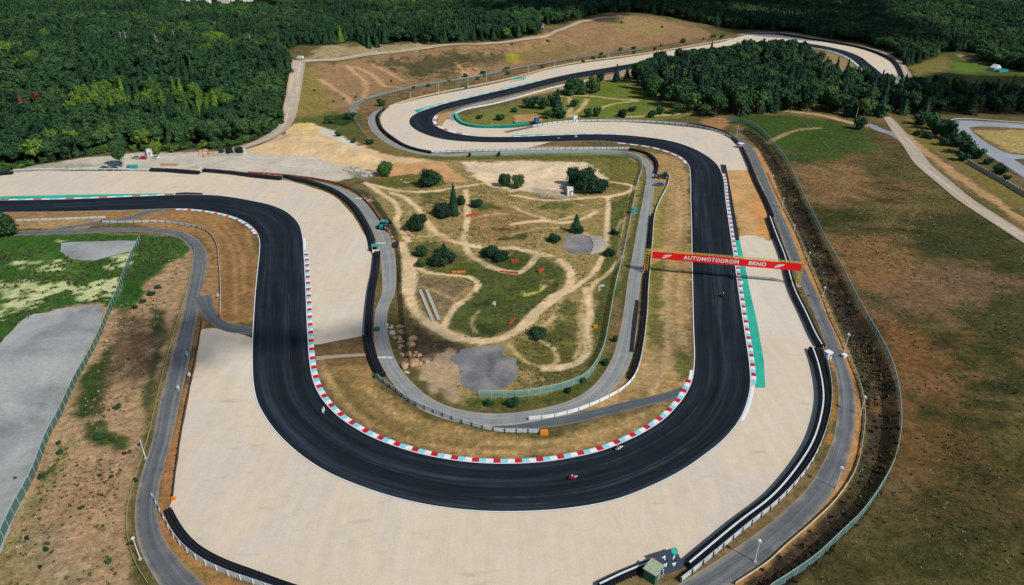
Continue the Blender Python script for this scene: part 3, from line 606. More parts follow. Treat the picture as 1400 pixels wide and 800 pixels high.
# race track: matching points on its two edges, from the far right end round to the left
TR = [((1216, 114), (1190, 113)), ((1208, 103), (1186, 103)), ((1190, 88), (1172, 88)), ((1175, 77), (1157, 77.5)), ((1150, 68), (1133, 69)), ((1115, 61), (1105, 64.5)), ((1080, 57), (1075, 60.5)),
      ((1040, 57), (1040, 61)), ((1000, 62), (1002, 66)), ((960, 69), (963, 73.5)), ((920, 76.5), (923, 82)), ((875, 85), (878, 91)), ((840, 91), (843, 98)), ((775, 102), (780, 109)),
      ((700, 120), (705, 128)), ((650, 131.5), (655, 139.5)), ((618, 139), (625, 146.5)), ((590, 147), (606, 152)), ((572, 153.5), (596, 157.5)), ((562, 160), (592, 164)), ((559, 166), (593, 168.5)),
      ((562, 173), (597, 172.5)), ((572, 180), (606, 177)), ((590, 187), (621, 182)), ((615, 192), (645, 185.7)), ((650, 194.5), (665, 187)), ((700, 195), (705, 187)), ((760, 194), (762, 184.8)),
      ((800, 193), (806, 183.5)), ((825, 193.2), (840, 184)), ((862, 197), (880, 187.2)), ((892, 201.5), (918, 193)), ((915, 208), (945, 201.5)), ((932, 216), (965, 212)), ((941, 226), (980, 224)),
      ((943.5, 240), (988.5, 240)), ((944, 275), (993, 275)), ((945, 310), (998, 310)), ((945.5, 350), (1004, 350)), ((946.5, 400), (1011, 400)), ((947.5, 450), (1019, 452)), ((948.5, 492), (1026, 500)),
      ((945, 520), (1027, 528)), ((935, 541), (1022, 552)), ((922, 557.5), (1012, 575)), ((905, 574), (992, 600)), ((882, 589), (968, 620)), ((856, 602), (935, 643)), ((820, 616), (890, 666)),
      ((775, 626), (837, 685.5)), ((738, 631), (770, 697)), ((700, 633), (700, 700.7)), ((660, 632.3), (640, 698.7)), ((625, 629), (585, 691.5)), ((590, 623), (535, 680)), ((560, 615.5), (490, 665)),
      ((530, 605.5), (450, 648)), ((505, 595), (420, 630)), ((482, 582), (394, 609)), ((462, 567.5), (374, 588)), ((446, 551), (360, 568)), ((435, 534), (350.5, 549)), ((428, 515), (345.5, 525)),
      ((424, 490), (344, 495)), ((422, 465), (344.5, 467)), ((420.5, 437), (346, 437)), ((419, 400), (348.5, 400)), ((417.5, 370), (351.5, 370)), ((416, 345), (354, 347)), ((414, 322), (354, 328)),
      ((409, 306), (349, 316)), ((400, 295.5), (340, 307.5)), ((387, 286.5), (326, 299.5)), ((368, 279.5), (306, 293)), ((345, 274.5), (283, 288.7)), ((320, 270), (258, 286)), ((295, 267), (236, 285.7)),
      ((250, 266.3), (200, 287)), ((200, 268), (160, 288.2)), ((100, 272), (80, 290)), ((0, 274), (-10, 291)), ((-150, 277), (-170, 296)), ((-400, 282), (-420, 305))]
TE = spline([(*g(*a), *g(*b)) for a, b in TR], 1.5)
EA, EB = TE[:, :2], TE[:, 2:]
strip('race_track', EA, EB, .06, M['track'])
def edge_line(E, other, wd, z=.068, name='edge_line'):
    D = other-E; D /= np.linalg.norm(D, axis=1)[:, None]
    return strip(name, E+D*.05, E+D*(.05+wd), z, M['white_paint'])
edge_line(EA, EB, .22); edge_line(EB, EA, .22)

M['seam'] = mat_road('greyer asphalt lane', (.024, .030, .038), .8, None, 2.0, .9)
def lane(t, wd, a, b):
    i, j = sorted((near(EA, a), near(EA, b))); P = (EA*(1-t)+EB*t)[i:j+1]; Nn = normals(P); w_ = wd*np.clip((fbm(P[:, 0], P[:, 1], 12, 50, 3)-.25)*2.2, .12, 1)[:, None]; w_[0] = w_[-1] = .02
    strip('asphalt_seam', P-Nn*w_/2, P+Nn*w_/2, .0625, M['seam'])
def near(E, px):
    p = np.array(g(*px)); return int(np.argmin(np.linalg.norm(E-p, axis=1)))
lane(.42, .55, (944, 262), (947.5, 455)); lane(.78, .35, (946, 360), (905, 574)); lane(.72, .8, (882, 589), (660, 632)); lane(.30, .5, (930, 548), (738, 631)); lane(.50, .45, (700, 633), (505, 595)); lane(.86, .6, (738, 631), (482, 582)); lane(.35, .4, (446, 551), (419, 400)); lane(.68, .5, (416, 345), (345, 274.5)); lane(.45, .5, (250, 266), (0, 274))
sheet('gravel_trap', [(1231, 105), (1227, 97), (1220, 87), (1200, 75.5), (1170, 65.5), (1137, 59.5), (1100, 53.5), (1067, 48), (1050, 47), (1025, 47.5), (1012, 50), (987, 57.5), (950, 64), (900, 72), (850, 79.5), (800, 86), (750, 95), (700, 109),
      (650, 120), (600, 129.5), (550, 141), (531, 147.5), (522, 156), (520, 165), (524, 175), (537, 187.5), (555, 199.5), (590, 208), (625, 207.3), (700, 205), (735, 199), (760, 190), (650, 190.5), (600, 181), (578, 170),
      (578, 160), (620, 144), (700, 124), (775, 106), (840, 94), (900, 83), (960, 71), (1000, 64), (1040, 59), (1080, 58.5), (1110, 62.5), (1140, 68.5), (1165, 78), (1180, 89), (1197, 105), (1206, 115), (1235, 115)], .03, M['gravel'], True, rag=.35)
sheet('gravel_trap', [(606, 169), (612, 163.5), (621, 162), (630, 170), (650, 174.5), (700, 175), (725, 172.5), (750, 169), (800, 167), (850, 167), (900, 170), (950, 175), (980, 180.5), (1000, 189), (1012, 199), (1022, 223), (1028, 231.5),
      (984, 231.5), (974, 219), (955, 207), (930, 197), (890, 189), (850, 186.5), (800, 185.5), (700, 188.5), (650, 188), (615, 181), (604, 175)], .03, M['gravel'], True, rag=.35)
sheet('gravel_trap', [(1008, 324), (1012, 323), (1020, 322), (1032, 322), (1042, 325), (1052, 330), (1057, 325.5), (1067, 352), (1080, 399), (1095, 431), (1110, 463), (1116, 475), (1105, 479), (1112, 500), (1119, 530), (1119, 555), (1107, 600), (1087, 636), (1050, 680), (1000, 718), (935, 772),
      (915, 764), (875, 777), (817, 803), (750, 835), (600, 850), (450, 830), (385, 802), (350, 789), (300, 772), (270, 752), (250, 731), (240, 715), (230, 697), (235, 685), (240, 645), (247, 600), (255, 557), (265, 512), (272, 470), (277, 450), (290, 448.5),
      (320, 455), (347, 464), (352, 520), (375, 580), (430, 630), (520, 670), (620, 692), (700, 695), (780, 690), (860, 672), (940, 635), (1000, 588), (1020, 540), (1015, 460), (1008, 400)], .03, M['gravel'], True, rag=.35)
sheet('gravel_trap', [(-300, 246), (-60, 243), (0, 240.5), (25, 236.5), (50, 235), (205, 234.5), (270, 238.5), (279, 235.8), (350, 243.7), (382, 247), (387, 246.3), (425, 256), (455, 267.5), (475, 286), (490, 306), (501, 326), (506, 345), (511, 352), (508, 375), (504, 400), (501, 437), (500, 458),
      (490, 461), (478, 463), (466, 465), (452, 468), (438, 471), (424, 472), (416, 440), (412, 370), (405, 322), (385, 295), (340, 280), (250, 274), (0, 280), (-300, 290)], .03, M['gravel'], True, rag=.35)
sheet('runoff_pavement', [(984.5, 225), (992.5, 225.5), (1000.5, 268), (1011, 328.7), (1002, 329), (992, 262)], .042, M['runoff_black'])
sheet('runoff_pavement', [(1002, 329), (1011, 328.7), (1017.5, 356), (1025, 397), (1035, 440), (1044.5, 495), (1046.5, 530.5), (1033, 530.5), (1024, 478), (1011, 388)], .045, M['teal_paint'])
sheet('runoff_pavement', [(-300, 272), (0, 268.5), (100, 266.5), (200, 264.8), (238, 264.6), (238, 267), (100, 272), (0, 275), (-300, 280)], .045, M['teal_paint'])
sheet('runoff_pavement', [(240, 264), (255, 263), (277, 264), (277, 266.5), (240, 266.5)], .046, M['runoff_black'])
sheet('runoff_pavement', [(566, 151), (600, 142), (650, 130.2), (700, 118.3), (742, 108.5), (742, 111), (700, 121), (650, 133), (600, 145), (570, 154)], .045, M['teal_paint'])
sheet('runoff_pavement', [(700, 185.2), (760, 183.2), (806, 182.2), (852, 183.2), (852, 186), (806, 184.5), (760, 186), (700, 188)], .045, M['teal_paint'])
sheet('runoff_pavement', [(600, 186.5), (640, 188), (640, 184.5), (610, 180.5), (600, 175), (594, 176)], .047, M['white_paint'])
sheet('parking_lot', [(142, 417), (120, 418), (95, 421), (78, 423), (67, 427), (40, 431), (22, 448), (0, 470), (-120, 560), (-500, 800), (-60, 860), (5, 742), (30, 690), (62, 600), (84, 552), (110, 497), (133, 455)], .02, M['pavement'], rag=1.1)
sheet('paved_pad', [(82, 332), (96, 330.5), (115, 330), (150, 329.6), (191, 329), (187, 337), (180, 344), (165, 347), (150, 350), (130, 355.5), (115, 356), (100, 354), (90, 349), (84, 342)], .02, M['pavement'], rag=1.1)
sheet('yard_pavement', [(617, 486), (640, 478), (665, 475), (688, 476), (699, 490), (700, 532), (690, 536), (650, 538), (632, 528), (637, 508), (625, 496)], .02, M['yard'], rag=3.4)
sheet('paved_circle', [(773, 324), (780, 320), (792, 319), (806, 322), (815, 331), (815, 339), (806, 345), (792, 347), (779, 346), (772, 338)], .02, M['yard'], True, rag=1.2)

ribbon('service_road', [(-300, 320), (-100, 319), (22, 319), (100, 317), (150, 315), (200, 314.5), (235, 318), (257, 326), (270, 340), (273.5, 355), (270, 380), (265, 405), (258, 440), (250, 475), (242, 510), (232, 550), (222, 600), (210, 640), (202, 675), (200, 705), (205, 735), (220, 765), (248, 800), (300, 850)],
       [4.6, 4.6, 4.4, 4.2, 4.2, 4.2, 4.2, 4.3, 4.6, 4.8, 4.6, 4.4, 4.3, 4.6, 4.6, 4.5, 4.0, 4.1, 4.0, 3.9, 4.0, 4.4, 5, 5], .04, M['road'])
ribbon('access_lane', [(236, 286), (215, 287), (200, 291), (182, 297), (160, 302), (120, 307), (90, 312), (55, 319)], [2, 4, 4.5, 4.5, 4.6, 4.4, 4.2, 4], .036, M['road'])
ribbon('link_lane', [(276, 405), (284, 425), (298, 441), (318, 449), (348, 453.5)], [5.5, 4.2, 3.4, 4.2, 3.6], .044, M['road_dark'])
ribbon('service_road', [(340, 238.5), (382, 242.5), (430, 250), (462, 259), (488, 274), (507, 297), (520, 318), (528, 340), (532, 375), (531, 400), (522, 425), (520.5, 450), (524, 475), (535, 503), (556, 530), (584, 553), (620, 567), (660, 573.5), (700, 573), (740, 566.5), (790, 553.5), (822, 533), (846, 500), (858, 460), (863, 420), (867, 385),
       (873, 350), (878, 318), (883, 290), (887, 265), (889.5, 240), (886, 226), (877, 217), (862, 211), (840, 208), (800, 207), (740, 207.5), (700, 208.3), (650, 210.5), (610, 212.3), (575, 209), (547, 201.5), (527, 191), (513, 178), (508, 166), (512, 155), (526, 148), (560, 137.5)],
       [3, 3.5, 4, 4.4, 4.6, 4.6, 5, 5, 4.6, 3.9, 3.6, 3.7, 4, 4.0, 4.2, 4.4, 4.4, 4.6, 4.3, 4.0, 4.6, 4.8, 4.8, 4.6, 4.0, 4, 4.2, 4.2, 4.2, 4.0, 3.8, 4, 4.6, 5.5, 6, 6, 6, 6, 6, 5, 4.4, 4.2, 4, 4, 4, 3, 2.5], .04, M['road_pale'])
ribbon('link_lane', [(690, 581), (725, 580), (770, 575), (820, 564), (870, 552), (905, 544), (938, 534)], [3.2, 3.3, 3.4, 3.2, 3.2, 3.0, 3.4], .036, M['road_dark'])
sheet('road_patch', [(868.5, 410), (873.5, 411), (871, 440), (866, 482), (860, 481), (864, 440)], .05, M['runoff_black'])
ribbon('service_road', [(690, 181), (728, 173.5), (760, 167.5), (800, 164.8), (850, 164), (900, 166), (950, 171), (985, 180), (1008, 190), (1024, 203), (1036, 228), (1046, 252), (1060, 287), (1071, 312), (1085, 350), (1099, 380), (1108.5, 400), (1124, 437), (1140, 475), (1149, 500), (1155.5, 525), (1158, 550), (1156, 580), (1152, 603), (1140, 637), (1118, 675), (1093, 702), (1066, 727), (1030, 755), (985, 787), (940, 815)],
       [3.5, 3.5, 3.5, 3.5, 4, 4, 4, 3.8, 4.2, 4.4, 4.4, 4.2, 4.0, 3.9, 3.9, 3.7, 3.5, 3.3, 3.5, 3.3, 3.5, 3.7, 3.8, 3.8, 4.1, 4.3, 4.4, 4.6, 4.8, 5, 5], .04, M['road'])
ribbon('access_road', [(1212, 160), (1219, 168), (1232, 185), (1245, 201), (1262, 225), (1291, 250), (1322, 275), (1360, 300), (1404, 328), (1500, 390)], [4.5, 6, 7, 7.2, 7.2, 6.8, 6.6, 6.6, 6.6, 6.6], 0, M['dirt_road'], drape=.2)
ribbon('access_road', [(1188, 170), (1203, 178), (1222, 184), (1240, 196)], [4, 6, 6, 5], 0, M['road_blue'], drape=.12)
sheet('kart_track', [(1500, 173), (1400, 170), (1365, 167.5), (1327, 165), (1307, 165), (1297, 168), (1299, 172.5), (1306, 179), (1327, 197), (1350, 212), (1377, 228), (1400, 243), (1500, 305), (1500, 275), (1400, 227), (1386, 218), (1400, 217), (1500, 222), (1500, 213), (1400, 212.3), (1385, 211), (1370, 207), (1355, 199), (1340, 189), (1329, 180), (1324, 174), (1340, 172.8), (1377, 174.3), (1400, 175.8), (1500, 179)], .03, M['kart'])
sheet('maintenance_track', [(432, 487.5), (450, 486), (480, 484), (502, 483), (502, 486.8), (480, 488), (450, 490.5), (432, 493)], .035, M['dirt_road'])
ribbon('dirt_road', [(409, 84), (404, 112), (399, 141), (391, 168), (376, 184), (348, 198), (310, 209)], [9, 9, 8.5, 8, 7, 7, 7], 0, M['dirt_road'], drape=.5)
ribbon('ridge_road', [(409, 85), (440, 83), (475, 80), (525, 73), (575, 67), (637, 61), (700, 57), (737, 52), (762, 43), (787, 33), (820, 25), (850, 22.5)], [6, 5, 5, 5, 5, 4.5, 4.5, 5, 5, 5, 6, 6], 0, M['bank_path'], drape=.6)
ribbon('bank_lane', [(484, 156), (482, 149), (492, 140), (525, 129), (562, 120.5), (600, 113.5), (650, 105.5), (700, 95), (740, 88), (780, 81), (830, 74), (880, 67)], [5, 5, 5, 5, 5, 5, 5, 4.5, 4.5, 4, 4, 3.5], 0, mat_road('bank lane', (.19, .195, .165), .2, None, 3, .3), drape=.45)
ribbon('perimeter_lane', [(1010, 47.5), (1040, 44.5), (1068, 45), (1100, 50), (1140, 57), (1172, 62.5), (1205, 72), (1226, 83), (1236, 97), (1247, 117)], 7, .035, M['dirt_road'])
ribbon('service_lane', [(860, 92), (840, 104), (790, 115), (740, 124), (700, 133), (660, 141), (632, 149), (618, 157), (621, 165)], [4, 4.5, 5, 5, 5, 5, 5, 4.5, 4], .036, mat_road('service lane grey', (.27, .265, .25), .2, (.30, .25, .18), 3, .3))

# ================================================================== KERBS
def kerb(E, other, i0, i1, seq, wd=1.25, blk=1.5, h=.06, z=.03):
    """E: edge polyline running beside the asphalt; blocks sit just outside it, each one a mesh"""
    P = even(E[i0:i1+1], blk); O = other[i0:i1+1]; c = O[len(O)//2]; Nn = normals(P)
    m_ = P[len(P)//2]
    if np.dot(Nn[len(P)//2], c-m_) > 0: Nn = -Nn
    root = empty('kerb', (*m_, 0), kind='structure')
    for k in range(len(P)-1):
        a, b = P[k]+(P[k+1]-P[k])*.006, P[k+1]-(P[k+1]-P[k])*.006; na, nb = Nn[k], Nn[k+1]; V = []
        for p, n_ in ((a, na), (b, nb)):
            for o_, zz in ((-.02, z), (0, z+.045), (wd*.75, z+.05+h), (wd, z+.02), (wd, z)):
                q = p+n_*o_-m_; V.append((q[0], q[1], zz))
        Fc = [(j, j+1, j+6, j+5) for j in range(4)] + [(4, 3, 2, 1, 0), (5, 6, 7, 8, 9), (0, 5, 9, 4)]
        v0 = Vector(V[1]); u = (Vector(V[2])-v0).cross(Vector(V[6])-v0)
        if u.z < 0: Fc = [f[::-1] for f in Fc]
        link('kerb_block', mesh('kerb_block', V, Fc), M[seq[k % len(seq)]], root)
    return root
def near(E, px):
    p = np.array(g(*px)); return int(np.argmin(np.linalg.norm(E-p, axis=1)))
def kr(E, O, a, b, *ar, **kw):
    i, j = sorted((near(E, a), near(E, b))); return kerb(E, O, i, j, *ar, **kw)
RWB = ['red', 'white', 'blue']
kr(EA, EB, (945, 520), (416, 343), RWB, 1.25, 1.5)
kr(EB, EA, (987.5, 237), (1027, 522), RWB, 1.1, 1.5)
kr(EB, EA, (236, 285.7), (352, 322), ['red', 'white', 'blue', 'white'], 1.2, 1.6)
kr(EA, EB, (0, 274), (237, 266.5), ['red', 'white', 'blue', 'white'], 1.3, 3.2)
kr(EA, EB, (740, 110), (575, 152), ['white', 'blue'], 1.6, 5.0)
kr(EB, EA, (594, 159), (640, 185), ['white', 'white', 'red'], 1.8, 4.0)
kr(EA, EB, (840, 194), (939, 223), ['red', 'white', 'white'], 1.3, 2.2)
kr(EB, EA, (700, 187), (852, 184.5), ['white', 'blue'], 1.4, 4.0)
kr(EB, EA, (1105, 64.5), (1180, 97), ['white', 'blue'], 1.6, 6.0)
for a, b, E, O in (((986, 230), (983, 228), EB, EA), ((1027, 528), (1013, 572), EB, EA), ((948, 505), (934, 541), EA, EB), ((415, 326), (416, 342), EA, EB), ((945, 205), (905, 192), EB, EA)):
    i, j = sorted((near(E, a), near(E, b)))
    if j-i > 3:
        P = E[i:j+1]; D = O[i:j+1]-P; D /= np.linalg.norm(D, axis=1)[:, None]; strip('painted_verge', P-D*.75, P-D*.02, .064, M['white_paint'])

# ================================================================== BARRIERS
def sweep(P, prof, parent, name, mat, closed=True, zoff=None, kind=None, smooth=False):
    """sweep a cross-section (offset to the right of travel, height) along a polyline"""
    P = np.asarray(P); Nn = normals(P); V = []; m = len(prof)
    for i, p in enumerate(P):
        zz = 0 if zoff is None else zoff[i]
        for o_, z_ in prof: V.append((p[0]+Nn[i][0]*o_, p[1]+Nn[i][1]*o_, z_+zz))
    Fc = []
    for i in range(len(P)-1):
        for j in range(m if closed else m-1): Fc.append((i*m+j, (i+1)*m+j, (i+1)*m+(j+1) % m, i*m+(j+1) % m))
    if closed: Fc += [tuple(range(m)), tuple(range((len(P)-1)*m, len(P)*m))[::-1]]
    o = link(name, mesh(name, V, Fc, smooth=smooth), mat, parent)
    return tag(o, kind=kind)
def localise(P):
    c = P[len(P)//2]; return np.array([c[0], c[1]]), P-np.array([c[0], c[1]])

_k = MB(); n = 8                                             # one stack of tyres: ribbed drum with an open middle
_V = []
for r_, z_ in ((.30, 0), (.325, .14), (.29, .27), (.325, .41), (.29, .55), (.325, .70), (.30, .92), (.26, 1.0), (.13, .99), (.13, .80)):
    _V.append([(r_*math.cos(2*math.pi*k/n), r_*math.sin(2*math.pi*k/n), z_) for k in range(n)])
_k.loft(_V, 0, False); _k.F.append(tuple(range(len(_k.V)-n, len(_k.V)))); _k.M.append(0)
SV = np.array(_k.V); SF = _k.F
def tyre_rows(P, rows, parent, hgt=1.1):
    V = []; Fc = []; base = 0; Nn_ = None
    for off in rows:
        Q = P+normals(P)*off; Q = even(Q, .66)
        for p in Q:
            a = random.random()*6; s_ = hgt*(1+random.uniform(-.05, .05))
            ca_, sa_ = math.cos(a), math.sin(a); v = SV.copy(); x = v[:, 0]*ca_-v[:, 1]*sa_; y = v[:, 0]*sa_+v[:, 1]*ca_
            V.append(np.stack([x+p[0], y+p[1], v[:, 2]*s_], 1)); Fc += [tuple(i+base for i in f) for f in SF]; base += len(SV)
    o = link('tyre_stack', mesh('tyre_stack', np.concatenate(V), Fc), M['tyre'], parent); o['kind'] = 'stuff'
def tyre_wall(px, label, rows=3, hgt=1.1, strap=None, belt='belt', side=1, group=None, cap=None):
    """px: front line in the photograph; side=1: the stacks stand to the right of the direction of travel"""
    P = line(px, 1.2); P = P if side == 1 else P[::-1]
    c, L = localise(P); root = empty('tyre_barrier', (c[0], c[1], .02), 0, label, 'tyre barrier', group)
    sweep(L, [(-.03, 0), (-.03, hgt), (.03, hgt+.02), (.03, 0)], root, 'front_belt', M[belt])
    tyre_rows(L, [.38+.66*k for k in range(rows)], root, hgt)
    if strap is not None: sweep(L, [(strap, hgt+.03), (strap, hgt+.10), (strap+.32, hgt+.10), (strap+.32, hgt+.03)], root, 'top_strap', M['strap'])
    if cap: sweep(L, [(.06, hgt+.02), (.06, hgt+.06), (rows*.66-.1, hgt+.06), (rows*.66-.1, hgt+.02)], root, 'cover', M[cap])
    return root
def rail(px, label, hgt=.85, mat='rail', post='grey', step=3.0, world=None, bands=2, terrain=False, cat='guard rail', thick=.05, name='guard_rail', off=0.0, poff=.14):
    if world is not None: P = np.asarray(world)
    elif terrain: P = spline([gt(*p)[:2] for p in px], 1.5)
    else: P = line(px, 1.5)
    if off: P = P+normals(P)*off
    Z = H(P[:, 0], P[:, 1]); c = P[len(P)//2]; cz = float(Z[len(P)//2]); L = P-c
    root = empty(name, (c[0], c[1], cz), 0, label, cat)
    bh = hgt*.42 if bands > 1 else hgt*.45
    for b in range(bands):
        z1 = hgt-b*(bh+.05); z0 = z1-bh
        sweep(L, [(-thick, z0), (-thick*.2, (z0+z1)/2-.03), (-thick, z1), (thick*.6, z1+.01), (thick*1.2, (z0+z1)/2), (thick*.6, z0)], root, 'rail', M[mat], zoff=Z-cz)
    E = even(L, step); EZ = H(E[:, 0]+c[0], E[:, 1]+c[1])-cz; Nn = normals(E)
    pm = MB().box((0, 0, hgt/2+.03), (.12, .14, hgt+.06)).me('post')
    for k, p in enumerate(E[:290]):
        a = math.atan2(Nn[k][1], Nn[k][0]); link('post', pm, M[post], root, (p[0]+Nn[k][0]*poff, p[1]+Nn[k][1]*poff, EZ[k]), (0, 0, a))
    return root
def fence(px, label, hgt=2.0, net='net_green', post='post', step=3.0, r=.045, lean=None, terrain=True, cat='wire fence', topline=True):
    P = even(spline([gt(*p)[:2] if terrain else g(*p) for p in px], 1.5), step); Z = H(P[:, 0], P[:, 1]); c = P[len(P)//2]; cz = float(Z[len(P)//2])
    root = empty('wire_fence', (c[0], c[1], cz), 0, label, cat)
    key = (round(hgt, 2), r)
    if key not in FP:
        FP[key] = (MB().tube((0, 0, -.1), (0, 0, hgt+.08), r, 6).me('fence_post'), mesh('mesh_panel', [(0, 0, 0), (1, 0, 0), (1, 0, 1), (0, 0, 1), (0, .02, 0), (1, .02, 0), (1, .02, 1), (0, .02, 1)], [(0, 1, 2, 3)]), MB().tube((0, 0, 0), (1, 0, 0), .03, 4).me('top_wire'))
    pm, nm, tm = FP[key]; n = min(len(P), 290)
    if ('n', net) not in FP: FP[('n', net)] = nm.copy(); FP[('n', net)].materials.append(M[net])
    if ('p', post, key) not in FP: q = pm.copy(); q.materials.append(M[post]); FP[('p', post, key)] = q
    for k in range(n):
        link('fence_post', FP[('p', post, key)], None, root, (P[k][0]-c[0], P[k][1]-c[1], Z[k]-cz))
        if k < n-1:
            d = P[k+1]-P[k]; L = float(np.linalg.norm(d)); a = math.atan2(d[1], d[0]); el = math.atan2(Z[k+1]-Z[k], L)
            link('mesh_panel', FP[('n', net)], None, root, (P[k][0]-c[0], P[k][1]-c[1], Z[k]-cz+.03), (0, -el, a), (L/math.cos(el), 1, hgt-.06))
    if topline: sweep(P-c, [(-.03, hgt-.03), (-.03, hgt+.04), (.03, hgt+.04), (.03, hgt-.03)], root, 'top_rail', M[post], zoff=Z-cz)
    return root
FP = {}

# tyre walls and rails, right-hand outer side
W1 = [(1105, 479), (1112, 500), (1118, 530), (1118.5, 555), (1107, 600), (1087, 635), (1050, 679), (1000, 718), (936, 771)]
tyre_wall(W1, 'long black tyre wall with white top strap round the outside of the big gravel bend', 3, 1.1, .72, side=-1)
rail([(1124, 478), (1131, 500), (1136, 530), (1135.5, 558), (1125, 600), (1105, 640), (1068, 683), (1018, 724), (953, 778), (930, 796)], 'pale armco rail behind the tyre wall of the big gravel bend', 1.2, 'rail', 'dark', 2.9, bands=3, poff=-.16)
W2 = [(1048, 299), (1057, 325), (1067, 351), (1080, 398), (1095, 430), (1110, 463), (1117, 475)]
tyre_wall(W2, 'black tyre wall passing under the red gantry beside the outer service road', 3, 1.05, .9, side=-1)
tyre_wall([(1011, 201), (1022, 226), (1032, 251), (1044, 275), (1053, 297)], 'narrow black tyre wall beside the orange dirt strip above the gantry', 2, 1.0, side=-1)
tyre_wall([(817, 801), (846, 787), (875, 775), (900, 766), (915, 762), (923, 764)], 'short black tyre wall with white strap at the bottom edge beside the service opening', 2, 1.0, .35, side=1)
tyre_wall([(236, 699), (246, 718), (258, 735), (275, 751), (305, 768), (350, 785), (400, 803), (440, 815)], 'black tyre wall in the lower left corner of the gravel bend', 2, 1.0, side=1)
rail([(210, 681), (225, 711), (235, 729), (250, 748), (275, 768), (312, 786), (350, 799), (400, 816)], 'pale blue armco rail behind the lower left tyre wall', 1.2, 'rail', 'rail_white', 2.6, bands=3)
rail([(276, 440), (273, 462), (267, 492), (262, 520), (255, 553), (247, 598), (241, 640), (236.5, 680)], 'low dark kerb rail along the left rim of the big gravel bed', .75, 'dark', 'dark', 2.5, bands=2)
# left gravel bed
tyre_wall([(387, 243.5), (400, 247), (425, 253), (455, 264.5), (478, 282), (493, 303), (503, 325), (507, 344)], 'curved black tyre wall at the top of the left gravel bed', 3, 1.15, side=-1)
rail([(387, 241.5), (402, 244.5), (427, 250.5), (458, 262), (482, 280), (497, 301), (508, 324), (512, 341)], 'teal painted rail behind the curved tyre wall of the left gravel bed', 1.3, 'teal_belt', 'post_dark', 3, bands=3)
tyre_wall([(512, 348), (509, 375), (504, 400), (500, 437), (499, 462), (503, 485), (511, 507), (517, 517)], 'thick black tyre wall between the left gravel bed and the inner service road', 3, 1.2, side=-1)
rail([(518, 350), (515, 375), (512, 400), (509, 437), (508, 462), (512, 482), (519, 500), (524, 515)], 'pale rail behind the thick black tyre wall beside the inner service road', 1.0, 'rail', 'grey', 3)
tyre_wall([(277, 235.5), (310, 238.5), (350, 243.2), (382, 246.3)], 'straight black tyre wall before the builders yard, right of the gap', 3, 1.3, side=-1)
tyre_wall([(205, 235), (235, 236), (270, 239)], 'straight black tyre wall before the builders yard, left of the gap', 3, 1.3, side=-1)
rail([(20, 235), (60, 233.5), (120, 233.5), (170, 234), (203, 234.6)], 'pale blue concrete barrier on the far rim of the upper left gravel bed', 1.3, 'rail', 'rail', 4, bands=1)
tyre_wall([(-60, 243), (-20, 241.5), (16, 239)], 'short black tyre wall on the far rim by the left edge', 3, 1.2, side=-1)
rail([(340, 237), (382, 240), (432, 246), (462, 252.5), (484, 262), (502, 278), (516, 296), (530, 318)], 'rusty brown guard rail on the outer side of the inner service road', .9, 'redp', 'dark', 3, bands=2)
rail([(517, 518), (540, 535), (562, 551), (600, 567.5), (637, 580.5), (675, 590), (700, 592), (738, 592.5)], 'blue grey armco rail curving along the inner grass above the red and white kerb', 1.2, 'rail', 'dark', 2.6, bands=2)
rail([(723, 574.5), (750, 572), (776, 566.5), (802, 558), (825, 548), (850, 534), (865, 520), (874, 500), (880, 470), (885, 425), (886, 400), (891, 340), (895, 295), (901, 278), (912, 256), (915.5, 240)], 'white armco rail swinging from the bottom of the infield up to the parked tractor', 1.05, 'rail_white', 'rail', 3, bands=2)
tyre_wall([(863, 519), (871, 498), (877, 470), (882, 430), (883.5, 400), (888, 340), (892, 296)], 'narrow black tyre wall along the infield side of the right straight', 1, 1.1, side=-1)
tyre_wall([(862, 205), (884, 210.5), (896, 219), (900, 228), (898, 238)], 'small curved black tyre wall above the parked tractor', 2, 1.1, side=1)
rail([(594, 209.5), (640, 208), (700, 206.3), (760, 205.2), (830, 204.4), (862, 204.5)], 'pinkish grey guard rail along the far side of the motocross ground', 1.3, 'rail', 'redp', 3, bands=2)
# hairpin
tyre_wall([(590, 209.5), (572, 206), (555, 200.5), (538, 190), (525, 179), (519, 168), (519, 158), (527, 150)], 'black tyre wall wrapping the outside of the far hairpin', 2, 1.2, side=-1)
rail([(523, 153), (518, 163), (521, 176), (531, 187)], 'teal rail in front of the hairpin tyre wall', 1.3, 'teal_belt', 'post_dark', 4, bands=2)
tyre_wall([(621, 158), (625, 166), (635, 172), (652, 175), (680, 175), (700, 174), (724, 170.5)], 'green topped tyre wall on the inside of the far hairpin', 3, 1.3, side=-1, cap='teal_paint', belt='teal_belt')
rail([(621, 157), (637, 150.5), (675, 143), (700, 136.5), (737, 126), (767, 118), (800, 112)], 'white rail along the inner lane above the far hairpin', 1.0, 'rail_white', 'grey', 4)
rail([(728, 174), (760, 169), (800, 166.5), (850, 166.5), (900, 168.5), (950, 173.5), (975, 179), (995, 187), (1010, 197)], 'grey double guard rail on the outer rim of the gravel right of the hairpin', 1.2, 'rail', 'dark', 3.5, bands=2)
tyre_wall([(940, 171), (962, 174), (985, 181), (1000, 190), (1009, 199)], 'thin black tyre wall where the outer service road meets the top gravel', 2, 1.1, side=-1)
rail([(699, 112), (718, 109), (718, 108)], 'short green barrier board on the hillside rim of the far gravel strip', 2.2, 'teal_paint', 'post_dark', 3, bands=1)
rail([(531, 147), (560, 137.5), (600, 128), (650, 118), (700, 107.5), (750, 94), (800, 84.5), (850, 78), (900, 71), (950, 62.5), (1000, 53.5)], 'low grey rail along the foot of the far hillside', 1.0, 'rail_cream', 'grey', 6)
